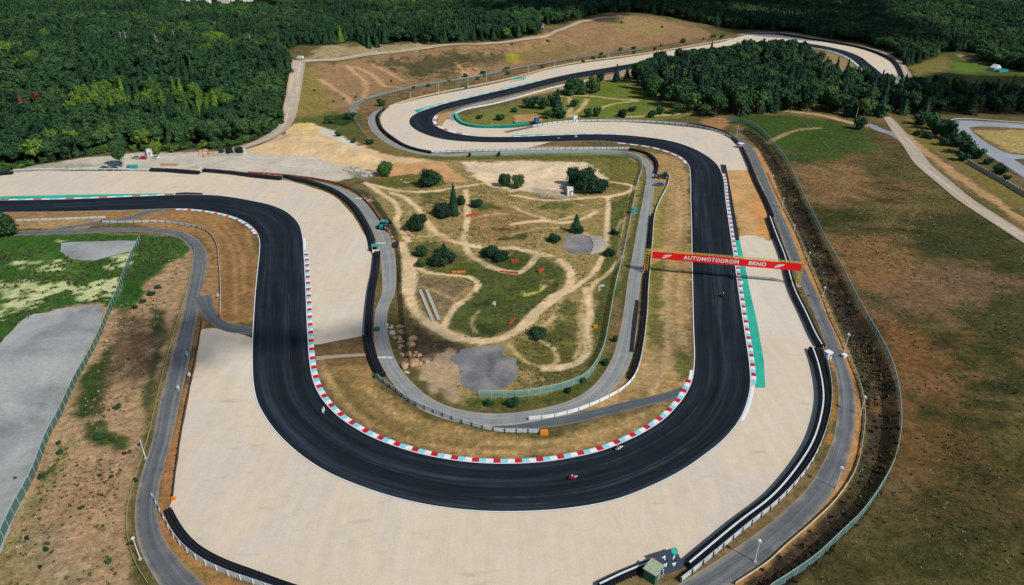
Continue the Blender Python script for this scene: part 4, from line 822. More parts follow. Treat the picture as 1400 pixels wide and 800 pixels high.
tyre_wall([(1060, 47), (1100, 53), (1137, 58.8), (1170, 64.8), (1200, 74), (1216, 82), (1226, 93), (1231, 105)], 'dark tyre wall around the farthest gravel bed at the upper right', 3, 1.6, side=-1)
# roadside rails
rail([(1050, 237), (1067, 275), (1092, 325), (1105, 357), (1122, 397), (1137, 437), (1151, 466), (1160, 487), (1175, 525), (1182, 562), (1180, 597), (1170, 642), (1145, 682), (1112, 715), (1075, 747), (1050, 770), (1005, 800)],
     'weathered cream guard rail between the outer service road and the dark ditch', .7, 'rail_cream', 'bark', 3.2, bands=1)
rail([(250, 325), (262, 335), (266, 345), (262, 365), (256, 400), (240, 450), (220, 525), (205, 592), (197, 620), (187, 650), (177, 685), (173.5, 717), (179, 752), (190, 780), (203, 800)],
     'weathered olive guard rail between the left service road and the dry field', .7, 'rail_olive', 'bark', 3.2, bands=1)
rail([(140, 304.5), (170, 305), (220, 304), (250, 308), (268, 311), (285, 319), (296, 335), (300, 365), (302, 400), (301, 432)], 'blue grey rail between the left service road and the ploughed verge', .9, 'rail', 'dark', 3)
rail([(22, 303), (60, 302), (100, 300.5), (146, 298.5)], 'straight grey rail beside the left asphalt straight', 1.0, 'rail', 'grey', 3)
rail([(270, 236), (276, 231)], 'short pale rail at the gap in the far tyre walls', 1.1, 'rail_white', 'grey', 2)
rail([(1400, 245), (1377, 230), (1350, 214), (1327, 199), (1306, 181), (1298, 173), (1295, 168), (1306, 164), (1330, 164), (1365, 166.5), (1400, 169)], 'low white barrier around the pale kart road at the right edge', .8, 'rail_white', 'rail_white', 3, bands=1)
# fences
fence([(192, 330), (182, 350), (172, 375), (165, 395), (158, 413), (149, 432), (137, 462), (122, 492), (106, 520), (84, 568), (67, 600), (46, 655), (26, 692), (10, 725), (-8, 770)],
      'green wire fence between the big grey parking area and the dry field', 2.2, 'net_green', 'post', 2.9)
fence([(483, 263), (497, 267), (511, 276), (527, 297), (542, 322), (547, 345), (548.5, 375), (549.5, 400), (552, 430), (555, 455), (558, 480), (561, 500)], 'pale green wire fence on the left side of the motocross ground', 2.2, 'net_green', 'post_dark', 3)
fence([(655, 543), (700, 544), (725, 541.5), (750, 537), (775, 530.5), (799, 520), (812, 506), (825, 479), (832, 446), (840, 400), (852, 350), (863, 295), (871, 255), (877.5, 228), (872, 219), (850, 212.5), (800, 211)],
      'pale green wire fence on the right and lower side of the motocross ground', 2.0, 'net_pale', 'post', 2.9)
fence([(992, 165), (1015, 168), (1036, 178), (1057, 199), (1077, 227), (1093, 261), (1111, 298), (1132, 340), (1150, 371), (1165, 402), (1183, 436), (1201, 467), (1216, 498), (1225, 530), (1229, 560), (1229, 597), (1220, 637), (1202, 672), (1175, 710), (1147, 737), (1112, 770), (1070, 799), (1040, 820)],
      'blue grey wire fence along the far rim of the dark ditch', 2.1, 'net_blue', 'post', 3.1)
fence([(508, 195), (497, 183), (486, 167), (480, 155), (482, 150), (492, 141), (525, 131), (562, 122), (600, 115), (650, 107), (700, 97)], 'grey green wire fence along the lane at the foot of the hillside', 1.9, 'net_grey', 'post', 5)
fence([(640, 214), (700, 212), (760, 211), (800, 211)], 'low pale wire fence at the far side of the sandy yard', 1.6, 'net_pale', 'post', 3)
def panel_fence():
    P = even(spline([gt(*p)[:2] for p in [(1322, 223), (1345, 236), (1372, 251), (1400, 268), (1440, 290)]], 2), 2.4); c = P[0]; root = empty('panel_fence', (c[0], c[1], hz(*c)), 0, 'grey concrete panel fence with pale posts beside the kart road', 'panel fence')
    pm = MB().box((0, 0, 1.0), (.22, .26, 2.1)).me('post'); sm = MB().box((.5, 0, .9), (.94, .08, 1.6)).me('panel')
    for k in range(len(P)-1):
        d = P[k+1]-P[k]; a = math.atan2(d[1], d[0]); z = hz(*P[k])-hz(*c)
        link('post', pm, M['concrete'], root, (*(P[k]-c), z), (0, 0, a)); link('panel', sm, M['grey'], root, (*(P[k]-c), z), (0, 0, a), (float(np.linalg.norm(d)), 1, 1))
panel_fence()

# ================================================================== GANTRY
def text_mesh(s_, size, bold=.0, name='lettering', spc=1.0):
    cu = bpy.data.curves.new(name, 'FONT'); cu.body = s_; cu.size = size; cu.extrude = .015; cu.offset = bold; cu.align_x = 'CENTER'; cu.align_y = 'CENTER'; cu.resolution_u = 3; cu.space_character = spc
    o = bpy.data.objects.new(name, cu); C.objects.link(o); dg = bpy.context.evaluated_depsgraph_get(); dg.update()
    me_ = bpy.data.meshes.new_from_object(o.evaluated_get(dg)); bpy.data.objects.remove(o); me_.name = name; return me_
def gantry():
    a = Vector((*g(882.5, 372.5), 0)); b = Vector((*g(1089.5, 391), 0)); d = b-a; L = d.length; rz = math.atan2(d.y, d.x)
    root = empty('gantry', a, rz, 'tall yellow lattice gantry with a red lettered banner spanning the right straight', 'gantry')
    Hh = 8.0
    for x0 in (0.0, L):
        t = MB(); s_ = .55
        for sx in (-s_, s_):
            for sy in (-s_, s_): t.tube((x0+sx, sy, 0), (x0+sx, sy, Hh), .085, 5)
        k = 0; z = .2
        while z < Hh-.6:
            for (p, q) in (((-s_, -s_), (s_, -s_)), ((s_, -s_), (s_, s_)), ((s_, s_), (-s_, s_)), ((-s_, s_), (-s_, -s_))):
                t.tube((x0+p[0], p[1], z), (x0+q[0], q[1], z+.95), .045, 4); t.tube((x0+p[0], p[1], z), (x0+q[0], q[1], z), .04, 4)
            z += .95
        t.build('lattice_tower', M['yellow'], root); MB().box((x0, 0, .15), (2.0, 2.0, .3)).build('footing', M['concrete'], root)
    t = MB(); s_ = .5
    for y in (-s_, s_):
        for z in (Hh-1.2, Hh): t.tube((-.6, y, z), (L+.6, y, z), .085, 5)
    n_ = int(L/1.2)
    for k in range(n_):
        x = k*L/n_; x2 = (k+1)*L/n_
        for y in (-s_, s_): t.tube((x, y, Hh-1.2), ((x+x2)/2, y, Hh), .045, 4); t.tube(((x+x2)/2, y, Hh), (x2, y, Hh-1.2), .045, 4)
        for z in (Hh-1.2, Hh): t.tube((x, -s_, z), (x2, s_, z), .04, 4)
    t.build('lattice_beam', M['yellow'], root)
    # the banner hangs on the near side of the beam, tilted slightly upwards like the photographed one
    bn = MB().box(((L+1.6)/2, -.66, Hh-1.38), (L-1.6, .06, 2.35)).build('banner', M['banner'], root)
    tm = text_mesh('AUTOMOTODROM', 1.8, .045, spc=1.10); tm.materials.append(M['white']); R90 = math.pi/2
    link('lettering', tm, None, bn, (.424*L, -.72, Hh-1.40), (R90, 0, 0), (.99, 1.0, 1))
    tm2 = text_mesh('BRNO', 1.8, .045, spc=1.10); tm2.materials.append(M['white']); link('lettering', tm2, None, bn, (.722*L, -.72, Hh-1.40), (R90, 0, 0), (1.0, 1.0, 1))
    for x in (.13, .862):                                                             # the slanting emblem: two swept strokes
        m_ = MB()
        for (pts, th) in (([(-1.35, -.55), (-.35, -.50), (.25, .05), (1.45, .55)], .17), ([(-.55, -.05), (.1, .12), (.45, .42), (.95, .42)], .13), ([(-1.0, .0), (-.4, .25), (.15, .5)], .09), ([(.3, -.35), (.6, -.05), (1.1, .1)], .08)):
            for p, q in zip(pts, pts[1:]):
                u = Vector((q[0]-p[0], 0, q[1]-p[1])); nn = Vector((-u.z, 0, u.x)).normalized()*th
                P4 = [Vector((p[0], 0, p[1]))+nn, Vector((p[0], 0, p[1]))-nn, Vector((q[0], 0, q[1]))-nn*.8, Vector((q[0], 0, q[1]))+nn*.8]
                m_.loft([[v+Vector((0, -.015, 0)) for v in P4], [v+Vector((0, .015, 0)) for v in P4]])
        m_.build('emblem', M['white'], bn, (x*L, -.71, Hh-1.38))
gantry()

# ================================================================== LIGHTS / LOUDSPEAKER POLES
def pole(base, top, label, head='box', name='lamp_post', cat='lamp post'):
    x, y = g(*base)[:2]; b = gt(*base)
    # height from the photographed top above the base
    dy_ = (400-top[1])/FPX; dyy = math.cos(PITCH)+dy_*math.sin(PITCH); dz = -math.sin(PITCH)+dy_*math.cos(PITCH)
    h = CAMH + b[1]/dyy*dz - b[2]; h = max(2.0, min(9, h))
    root = empty(name, b, 0, label, cat, 'poles beside the service roads')
    MB().tube((0, 0, 0), (0, 0, h), .09, 8, 0, .06).build('pole', M['steel'], root)
    MB().box((0, 0, .1), (.5, .5, .2)).build('base', M['concrete'], root)
    if head == 'box':
        hd = MB().tube((0, -.28, h+.1), (0, .28, h+.1), .34, 10).ball((0, 0, h+.1), .33, 8); hd.build('lamp_head', M['steel'], root)
        MB().tube((0, -.29, h+.1), (0, -.33, h+.1), .26, 10).build('lamp_lens', M['grey'], root)
    elif head == 'small': MB().box((0, 0, h), (.35, .5, .25)).build('lamp_head', M['steel'], root)
    return root
for base, top, lb in (((1032, 768), (1037, 741), 'white lamp post on the service road at the lower right, nearest the bottom edge'),
                      ((1143, 668), (1148.5, 641), 'white lamp post on the bend of the outer service road, right of the bend'),
                      ((1176, 567), (1181.5, 544), 'white lamp post beside the ditch, midway between gantry and lower bend'),
                      ((1154, 482), (1158, 458), 'white lamp post beside the ditch next to a small white box'),
                      ((1124, 410), (1126.5, 394), 'white lamp post beside the ditch just below the gantry'),
                      ((1104, 360), (1106, 345), 'white lamp post beside the ditch directly right of the gantry banner'),
                      ((1084, 322), (1085, 308), 'slim white lamp post beside the ditch, first above the gantry'),
                      ((1069, 285), (1070, 271), 'slim white lamp post beside the ditch, second above the gantry'),
                      ((1055, 252), (1056, 240), 'slim white lamp post beside the ditch, third above the gantry')): pole(base, top, lb, 'box' if base[1] > 360 else 'small')
pole((199.5, 627), (194, 601), 'plain white pole leaning out over the dry field, upper of two on the left', 'none', 'pole', 'pole')
pole((192, 765), (185, 736), 'plain white pole on the left road bend, lower of two on the left', 'small', 'pole', 'pole')
pole((1007, 187), (1007, 172), 'tall double headed pole on the green bank above the top tyre wall', 'small'); pole((1242, 118), (1249, 112), 'bare white mast at the edge of the dark wood', 'none', 'mast', 'mast')
pole((1169, 167), (1171.5, 146), 'leaning grey wooden pole before the wood, beside the round bush', 'none', 'pole', 'pole')
x_, y_, z_ = gt(1250, 138); r0 = empty('mast', (x_, y_, z_), 0, 'tall grey mast standing in front of the dark pines', 'mast'); MB().tube((0, 0, 0), (0, 0, 12), .22, 6, 0, .14).build('pole', M['concrete'], r0); MB().box((0, 0, 11.6), (1.6, .15, .15)).build('crossarm', M['concrete'], r0)
x_, y_, z_ = gt(150, 402); r0 = empty('pole', (x_, y_, z_), 0, 'forked pale pole at the top end of the parking fence', 'pole'); MB().tube((0, 0, 0), (-1.2, .4, 5.0), .10, 6, 0, .07).tube((0, 0, 0), (-2.4, 1.2, 3.0), .08, 6).build('pole', M['post'], r0)
for k, (px, py) in enumerate([(562, 140), (600, 128), (640, 118), (665, 112), (722, 102), (758, 93), (785, 86), (832, 80), (962, 60)]):
    x_, y_, z_ = gt(px, py); nmx = ['first', 'second', 'third', 'fourth', 'fifth', 'sixth', 'seventh', 'eighth', 'ninth'][k]
    r0 = empty('utility_pole', (x_, y_, z_), 0, nmx+' thin grey pole from the hairpin along the foot of the hillside', 'pole', 'poles along the hillside'); MB().tube((0, 0, 0), (0, 0, 7), .13, 5, 0, .09).build('pole', M['steel'], r0); MB().box((0, 0, 6.8), (.6, .2, .25)).build('lamp_head', M['grey'], r0)

# ================================================================== TREES
def crown(seed, kind='broad', n=420, leaf=.62):
    """crown about 10 m tall (trunk foot at z=0), radius about 4: leaf clumps spread through lumps round a ragged core"""
    r_ = np.random.default_rng(seed); V = []; Fc = []
    def clump(p, nrm, s):
        a = np.cross(nrm, r_.normal(size=3)); a /= np.linalg.norm(a)+1e-9; b = np.cross(nrm, a); k = len(V)
        q = [p+a*s*r_.uniform(.7, 1.2), p+b*s*r_.uniform(.5, 1)+nrm*s*.15, p-a*s*r_.uniform(.7, 1.2), p-b*s*r_.uniform(.5, 1)-nrm*s*.1]
        V.extend(q); Fc.append((k, k+1, k+2)); Fc.append((k, k+2, k+3))
    if kind == 'broad':
        L = [(np.array([0, 0, 6.3]), 2.7)]
        for k in range(9):
            a = 2*math.pi*k/9*1.9+r_.uniform(-.4, .4); rr = r_.uniform(1.2, 2.5); L.append((np.array([rr*math.cos(a), rr*math.sin(a), r_.uniform(3.6, 8.0)]), r_.uniform(1.1, 1.9)))
    elif kind == 'bush':
        L = [(np.array([0, 0, 2.6]), 2.9)]
        for k in range(9):
            a = 2*math.pi*k/9*1.9+r_.uniform(-.4, .4); rr = r_.uniform(1.2, 2.8); L.append((np.array([rr*math.cos(a), rr*math.sin(a), r_.uniform(1.2, 5.0)]), r_.uniform(1.2, 2.0)))
    if kind in ('broad', 'bush'):
        vol = np.array([l[1]**2 for l in L]); vol /= vol.sum()
        for _ in range(n):
            c_, rad = L[r_.choice(len(L), p=vol)]; d = r_.normal(size=3); d[2] = abs(d[2])*1.0-.25*abs(d[0]) if r_.random() < .75 else d[2]; d /= np.linalg.norm(d)
            p = c_+d*rad*r_.uniform(.78, 1.12)*np.array([1.1, 1.1, .95]); nn = d+r_.normal(size=3)*.45; nn /= np.linalg.norm(nn); clump(p, nn, leaf*r_.uniform(.6, 1.15))
        for c_, rad in L:                                   # ragged cores stop the light
            m = MB().ball((0, 0, 0), 1, 7); k = len(V)
            V.extend([c_+np.array(v)*rad*.86*r_.uniform(.85, 1.08) for v in m.V]); Fc.extend([tuple(i+k for i in f) for f in m.F])
    else:                                                   # conifer: drooping whorls
        for _ in range(n):
            h = r_.random()**1.35; z = 1.0+9.2*h; tier = .78+.30*math.sin(z*5.2); rad = (2.5*(1-h)**.85+.15)*tier*r_.uniform(.6, 1.05); a = r_.uniform(0, 2*math.pi)
            p = np.array([rad*math.cos(a), rad*math.sin(a), z-rad*.25]); nn = np.array([math.cos(a)*.7, math.sin(a)*.7, .8])+r_.normal(size=3)*.3; nn /= np.linalg.norm(nn); clump(p, nn, leaf*r_.uniform(.55, 1.05)*(1.1-.4*h))
        m = MB(); m.loft([[(q*math.cos(2*math.pi*k/9)*(1+.2*math.sin(3*k)), q*math.sin(2*math.pi*k/9)*(1+.2*math.cos(2*k)), z) for k in range(9)] for q, z in ((.6, .9), (2.0, 1.3), (1.5, 3.6), (.95, 6.2), (.1, 9.6))])
        k = len(V); V.extend([np.array(v) for v in m.V]); Fc.extend([tuple(i+k for i in f) for f in m.F])
    return mesh('crown', V, Fc)
def trunk(kind, seed):
    r_ = random.Random(seed); m = MB(); top = 8.8 if kind == 'cone' else 6.4
    if kind == 'bush': m.tube((0, 0, -.3), (0, 0, 2.4), .20, 6, 0, .1); top = 2.0
    else: m.tube((0, 0, -.5), (0, 0, 2.2), .30, 7, 0, .22); m.tube((0, 0, 2.2), (.1, .05, top), .22, 6, 0, .06)
    for k in range(6 if kind != 'bush' else 4):
        a = k*1.9+r_.random(); z = r_.uniform(.32, .7)*top; l = r_.uniform(1.2, 2.2) if kind != 'cone' else .9
        m.tube((0, 0, z), (l*math.cos(a), l*math.sin(a), z+(l*.7 if kind != 'cone' else -.1)), .09, 4, 0, .03)
    return m.me('trunk')
KINDS = {'broad': [crown(20+k) for k in range(5)], 'bush': [crown(40+k, 'bush', 380, .55) for k in range(4)], 'cone': [crown(60+k, 'cone', 420, .62) for k in range(3)]}
BIG = [crown(80+k, 'bush', 1300, .34) for k in range(3)]; BIGC = crown(90, 'cone', 1500, .36); BIGB = crown(95, 'broad', 1500, .36)
TRK = {k: trunk(k, 5) for k in KINDS}
for L_ in list(KINDS.values())+[BIG, [BIGC, BIGB]]:
    for q in L_: q.materials.append(M['leaf'])
for q in TRK.values(): q.materials.append(M['bark'])
def tree(name, x, y, z, w_, h_, tint, label, cat='tree', group=None, kind='broad', me_=None):
    """w_, h_ in metres"""
    bw, bh = {'broad': (7.6, 9.4), 'bush': (8.2, 6.2), 'cone': (5.4, 10.3)}[kind]
    r0 = empty(name, (x, y, z), random.random()*6.28, label, cat, group); r0.scale = (w_/bw, w_/bw*random.uniform(.92, 1.08), h_/bh)
    link('trunk', TRK[kind], None, r0); c_ = link('crown', me_ or random.choice(KINDS[kind]), None, r0); c_['tint'] = float(tint); return r0
def ptree(name, px, py, wpx, hpx, tint, label, kind='bush', cat='shrub', group=None, me_=None):
    """a plant whose foot stands at the photograph's pixel, wpx wide and hpx tall there"""
    x, y, z = gt(px, py); D = math.hypot(y, CAMH-z); sc = FPX/(y*math.cos(PITCH)+(CAMH-z)*math.sin(PITCH)); el = math.atan2(CAMH-z, y)
    w_ = wpx/sc; h_ = max(.5*w_ if kind == 'bush' else .8*w_, (hpx/sc-w_*.42*math.sin(el))/math.cos(el)) if kind != 'cone' else max(1.2*w_, hpx/sc*1.0)
    return tree(name, x, y+w_*.25, z-.1, w_, h_, tint, label, cat, group, kind, me_)
PL = [(526, 243, 24, 24, .56, 'bush', 'round bright green bush beside the rubble at the top left of the infield', BIG[0]),
      (587, 257, 33, 27, .36, 'bush', 'round dark green tree by the sand heap, right of a smaller bush', BIG[1]),
      (620, 285, 15, 36, .12, 'cone', 'tall dark spruce rising out of a clump of pines in the infield', BIGC),
      (606, 299, 32, 26, .05, 'bush', 'spreading dark pine at the foot of the tall spruce', BIG[2]),
      (619, 296, 20, 24, .08, 'cone', 'smaller spruce leaning on the tall spruce', BIGC),
      (690, 256, 22, 20, .42, 'bush', 'green shrub clump left of the sandy yard, left half', BIG[0]), (708, 258, 24, 20, .40, 'bush', 'green shrub clump left of the sandy yard, right half', BIG[1]),
      (800, 266, 44, 42, .12, 'bush', 'big dark spreading tree behind the small white cabin', BIG[2]), (822, 266, 26, 24, .18, 'bush', 'lower right part of the dark tree group behind the cabin', BIG[0]), (783, 256, 24, 28, .2, 'bush', 'brownish dark tree left in the group behind the cabin', BIG[1]),
      (568, 318, 26, 26, .33, 'bush', 'green bush between two dirt trails near the left fence', BIG[1]), (577, 308, 16, 18, .15, 'bush', 'dark bush just above the green one near the left fence', BIG[0]),
      (605, 364, 38, 30, .04, 'bush', 'dark blue green pine above the orange barrier', BIG[2]), (607, 350, 16, 16, .06, 'cone', 'small spruce tip growing behind the dark pine above the orange barrier', BIGC), (576, 352, 20, 18, .4, 'bush', 'light green bush left of the dark pine above the orange barrier', BIG[0]), (574, 366, 16, 12, .38, 'bush', 'low green shrub below the light green bush by the trail fork', BIG[1]),
      (788, 319, 22, 21, .22, 'cone', 'young green conifer above the grey round pad', BIGC), (758, 333, 20, 15, .05, 'bush', 'small dark bush left of the grey round pad', BIG[2]), (792, 320, 14, 12, .2, 'bush', 'low green shrub touching the young conifer', BIG[0]),
      (672, 354, 20, 20, .18, 'bush', 'dark green bush left in the group enclosed by the dirt loop', BIG[0]), (686, 359, 22, 18, .1, 'bush', 'dark green bush right in the group enclosed by the dirt loop', BIG[1]), (663, 348, 14, 12, .4, 'bush', 'lighter small bush at the left end of the looped group', BIG[2]),
      (652, 285, 22, 14, .25, 'bush', 'low spreading shrub right of the straight dirt trail', BIG[0]), (630, 281, 16, 14, .35, 'bush', 'low green shrub left of the straight dirt trail', BIG[1]), (840, 322, 13, 9, .1, 'bush', 'small dark shrub in the grass by the right fence, upper', BIG[1]), (833, 351, 18, 14, .15, 'bush', 'small dark shrub in the grass by the right fence, lower', BIG[2]),
      (735, 463, 30, 16, .18, 'bush', 'low dark shrub inside the small dirt loop', BIG[2]), (702, 558, 22, 16, .14, 'bush', 'dark shrub at the left end of the pale green fence', BIG[0]), (668, 556, 14, 10, .3, 'bush', 'small shrub below the pale green fence', BIG[1]),
      (828, 500, 12, 10, .25, 'bush', 'shrub on the grass strip right of the pale fence, lower', BIG[1]), (841, 468, 9, 12, .15, 'bush', 'shrub on the grass strip right of the pale fence, upper', BIG[2]), (795, 524, 16, 10, .3, 'bush', 'shrub where the pale fence bends', BIG[0]), (777, 538, 12, 9, .2, 'bush', 'small shrub below the bend of the pale fence', BIG[1]),
      (1177, 178, 20, 19, .24, 'bush', 'round dark bush alone at the upper end of the access road', BIG[0]), (163, 230, 24, 42, .50, 'broad', 'tall olive tree standing before the far tyre wall', BIGB), (-4, 327, 46, 38, .40, 'bush', 'leafy green tree cut by the left edge of the photo', BIG[1]),
      (210, 212, 24, 20, .80, 'bush', 'bright yellow green bush behind the white container', BIG[0]), (302, 212, 10, 12, .35, 'bush', 'small dark bush in the builders yard, left', BIG[1]), (313, 213, 12, 15, .15, 'bush', 'small dark bush in the builders yard, middle', BIG[2]), (327, 213, 14, 14, .12, 'bush', 'small dark bush in the builders yard, right', BIG[0]),
      (642, 215, 5, 7, .15, 'bush', 'tiny bush at the far fence, left', BIG[0]), (682, 214, 6, 7, .35, 'bush', 'tiny bush at the far fence, right', BIG[1]),
      (450, 169, 16, 11, .40, 'bush', 'green bush at the lower left corner of the hillside', None), (478, 164, 18, 11, .30, 'bush', 'wide low bush below the fence corner of the hillside', None), (462, 187, 10, 8, .30, 'bush', 'small bush on the edge of the haul road heap', None), (521, 146, 14, 13, .45, 'bush', 'bright green bush above the hairpin wall', None), (483, 196, 9, 8, .2, 'bush', 'small bush beside the fence left of the hairpin', None), (505, 198, 14, 7, .35, 'bush', 'low bush under the hairpin wall', None)]
for px, py, w_, h_, ti, kd, lb, me_ in PL: ptree('conifer' if kd == 'cone' else ('bush' if kd == 'bush' and w_ < 30 else 'tree'), px, py, w_, h_, ti, lb, kd, 'conifer' if kd == 'cone' else ('bush' if w_ < 30 and kd == 'bush' else 'tree'), None, me_)
# shrubs on the meadow in front of the wood: one by one
MD = [(787, 131, 34, 25, .40), (812, 128, 26, 24, .44), (775, 130, 14, 20, .12), (822, 112, 12, 13, .12), (843, 113, 14, 24, .12), (857, 113, 12, 22, .15), (868, 108, 14, 18, .14), (725, 149, 24, 16, .25), (742, 150, 22, 18, .30), (757, 146, 20, 18, .34), (762, 161, 22, 38, .14), (748, 163, 14, 13, .42), (768, 163, 14, 12, .25),
      (785, 147, 15, 12, .4), (804, 161, 13, 13, .42), (816, 160, 13, 14, .12), (851, 161, 14, 12, .12), (865, 153, 15, 8, .2), (892, 161, 15, 11, .25), (902, 157, 12, 13, .3), (703, 154, 12, 7, .3), (655, 163, 12, 6, .4), (683, 165, 16, 5, .5)]
for k, (px, py, w_, h_, ti) in enumerate(MD):
    where = ('near the inner lane' if py > 140 else 'beside the far straight') ; side = 'left' if px < 770 else ('middle' if px < 840 else 'right')
    ptree('shrub', px, py, w_, h_, ti, ('dark' if ti < .2 else 'green')+' meadow shrub '+where+', '+side+' part of the island before the wood', 'cone' if h_ > w_*1.3 else 'bush', 'shrub', 'shrubs on the island meadow')
# hedge along the kart road
HD = [(1262, 172, 22, 20, .35), (1275, 178, 22, 24, .42), (1284, 186, 26, 24, .30), (1298, 192, 28, 28, .22), (1292, 200, 18, 14, .16), (1312, 202, 28, 24, .20), (1322, 212, 28, 24, .14), (1336, 218, 24, 18, .26), (1318, 221, 20, 14, .1), (1352, 226, 16, 12, .2), (1368, 239, 22, 16, .12), (1378, 246, 12, 8, .3), (1256, 186, 14, 10, .3), (1270, 190, 16, 9, .25)]
for k, (px, py, w_, h_, ti) in enumerate(HD): ptree('shrub', px, py, w_, h_, ti, ('dark' if ti < .22 else 'green')+' shrub in the kart road hedge, number %d counting down from its upper end' % (k+1), 'bush', 'shrub', 'hedge shrubs by the kart road')
# little dark shrubs on the dry field on the left and on the hillside
SF_ = [(79, 609, 8, 7, .2), (81, 622, 10, 8, .35), (55, 655, 9, 7, .3), (135, 602, 16, 8, .3), (152, 603, 9, 6, .2), (177, 620, 6, 5, .3), (170, 622, 6, 5, .2), (136, 652, 6, 5, .3), (151, 654, 8, 5, .3), (110, 697, 10, 7, .35), (62, 755, 8, 8, .3), (148, 772, 10, 9, .4), (54, 777, 6, 5, .1), (190, 610, 5, 5, .1), (186, 660, 5, 8, .15), (181, 745, 6, 6, .1), (184, 423, 8, 7, .1), (205, 405, 12, 7, .2), (195, 415, 10, 7, .2), (215, 395, 10, 5, .3), (160, 560, 12, 5, .25), (36, 738, 7, 6, .2), (20, 655, 5, 4, .1)]
for k, (px, py, w_, h_, ti) in enumerate(SF_): ptree('shrub', px, py, w_, h_, ti, 'tiny green shrub on the left dry field, '+('upper' if py < 600 else ('middle' if py < 690 else 'lowest'))+' third'+(' near the road' if px > 130 else ' near the fence'), 'bush', 'shrub', 'shrubs on the dry field')
rr = random.Random(3)
for k in range(30):
    t = rr.random(); px = 560+430*t; py = 126-72*t**.92+rr.uniform(-5, 3.5)-2
    ptree('shrub', px, py, rr.uniform(4, 9), rr.uniform(3, 6), rr.choice([.3, .45, .5, .56]), 'small shrub in the scrubby strip between far straight and hillside', 'bush', 'shrub', 'shrubs at the foot of the hillside')
for px, py in [(430, 125), (456, 140), (470, 136), (486, 134), (535, 112), (700, 62), (751, 58), (748, 57), (850, 32), (905, 38)]: ptree('shrub', px, py, 4, 3, .35, 'tiny dark shrub scattered on the brown hillside', 'bush', 'shrub', 'shrubs on the hillside')

# the wood on the right of the hairpin: every tree a thing
WOOD = [g(*p) for p in [(868, 112), (885, 100), (930, 90), (975, 82), (1040, 76), (1090, 79), (1118, 94), (1145, 110), (1180, 124), (1215, 131), (1238, 140), (1215, 160), (1180, 163), (1130, 152), (1100, 152), (1070, 153), (1045, 160), (1010, 158), (985, 161), (955, 157), (930, 153), (908, 143), (885, 134)]]
def scatter(poly, step, x0, x1, y0, y1, jit=.42, seed=0):
    r_ = np.random.default_rng(seed); X, Y = np.meshgrid(np.arange(x0, x1, step), np.arange(y0, y1, step)); X = X+((np.arange(Y.shape[0]) % 2)*step*.5)[:, None]
    X = X+r_.uniform(-jit, jit, X.shape)*step; Y = Y+r_.uniform(-jit, jit, Y.shape)*step; X = X.ravel(); Y = Y.ravel(); k = inside(X, Y, poly); return np.stack([X[k], Y[k]], 1)
wx = [p[0] for p in WOOD]; wy = [p[1] for p in WOOD]
wp = scatter(WOOD, 9.0, min(wx), max(wx), min(wy), max(wy), seed=4); wp = wp[np.argsort(wp[:, 1])]
WI = 150
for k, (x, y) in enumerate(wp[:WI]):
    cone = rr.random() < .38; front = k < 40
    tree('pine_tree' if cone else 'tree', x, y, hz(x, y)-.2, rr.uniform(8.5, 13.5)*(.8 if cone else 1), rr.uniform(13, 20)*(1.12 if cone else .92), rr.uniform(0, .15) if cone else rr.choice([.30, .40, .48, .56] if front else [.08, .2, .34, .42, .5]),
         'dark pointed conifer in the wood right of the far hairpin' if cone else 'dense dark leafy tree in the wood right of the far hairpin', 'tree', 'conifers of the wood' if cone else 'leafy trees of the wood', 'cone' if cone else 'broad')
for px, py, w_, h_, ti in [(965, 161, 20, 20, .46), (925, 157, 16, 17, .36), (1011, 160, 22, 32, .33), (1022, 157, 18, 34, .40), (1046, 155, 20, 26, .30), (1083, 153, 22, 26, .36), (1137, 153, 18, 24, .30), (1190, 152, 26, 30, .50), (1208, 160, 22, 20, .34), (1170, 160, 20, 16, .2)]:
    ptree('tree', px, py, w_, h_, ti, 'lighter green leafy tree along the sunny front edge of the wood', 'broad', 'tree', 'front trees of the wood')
# dark pines behind the access road
PINES = [g(*p) for p in [(1222, 132), (1250, 134), (1300, 140), (1400, 142), (1560, 144), (1560, 160), (1400, 158), (1300, 157), (1262, 160), (1236, 160)]]
pp = scatter(PINES, 7.5, min(p[0] for p in PINES), 480, min(p[1] for p in PINES), max(p[1] for p in PINES), seed=8)
pp = pp[np.argsort(pp[:, 1])]
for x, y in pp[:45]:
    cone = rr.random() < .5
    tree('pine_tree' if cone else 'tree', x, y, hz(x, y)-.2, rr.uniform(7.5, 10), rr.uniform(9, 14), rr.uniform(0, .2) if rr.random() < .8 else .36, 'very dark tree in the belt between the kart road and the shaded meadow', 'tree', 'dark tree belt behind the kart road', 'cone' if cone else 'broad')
# the great forest: its nearest trees one by one, the rest as one mass
FP_ = scatter(FOREST, 6.3, -720, 700, 150, 820, seed=12); F2 = scatter(FOREST, 8.5, -1250, 1250, 820, 1450, seed=13)
def infrus(P): return np.abs(P[:, 0]) < P[:, 1]*.83+40
FP_ = FP_[infrus(FP_)]; F2 = F2[infrus(F2)]
VC = gt(296, 5); 
def clearing(P): return ~((np.abs(P[:, 0]-(VC[0])*P[:, 1]/VC[1]) < 62) & (P[:, 1] > VC[1]-100) & (P[:, 1] < VC[1]+150))
PLAT = [gt(*p)[:2] for p in [(405, 84), (408, 70), (440, 65), (478, 60), (500, 70), (560, 66), (600, 62), (560, 70), (475, 79)]]
FP_ = FP_[clearing(FP_)]; F2 = F2[clearing(F2)]; FP_ = FP_[~inside(FP_[:, 0], FP_[:, 1], PLAT)]
FP_ = FP_[np.argsort(np.hypot(FP_[:, 0]*.6, FP_[:, 1]))]
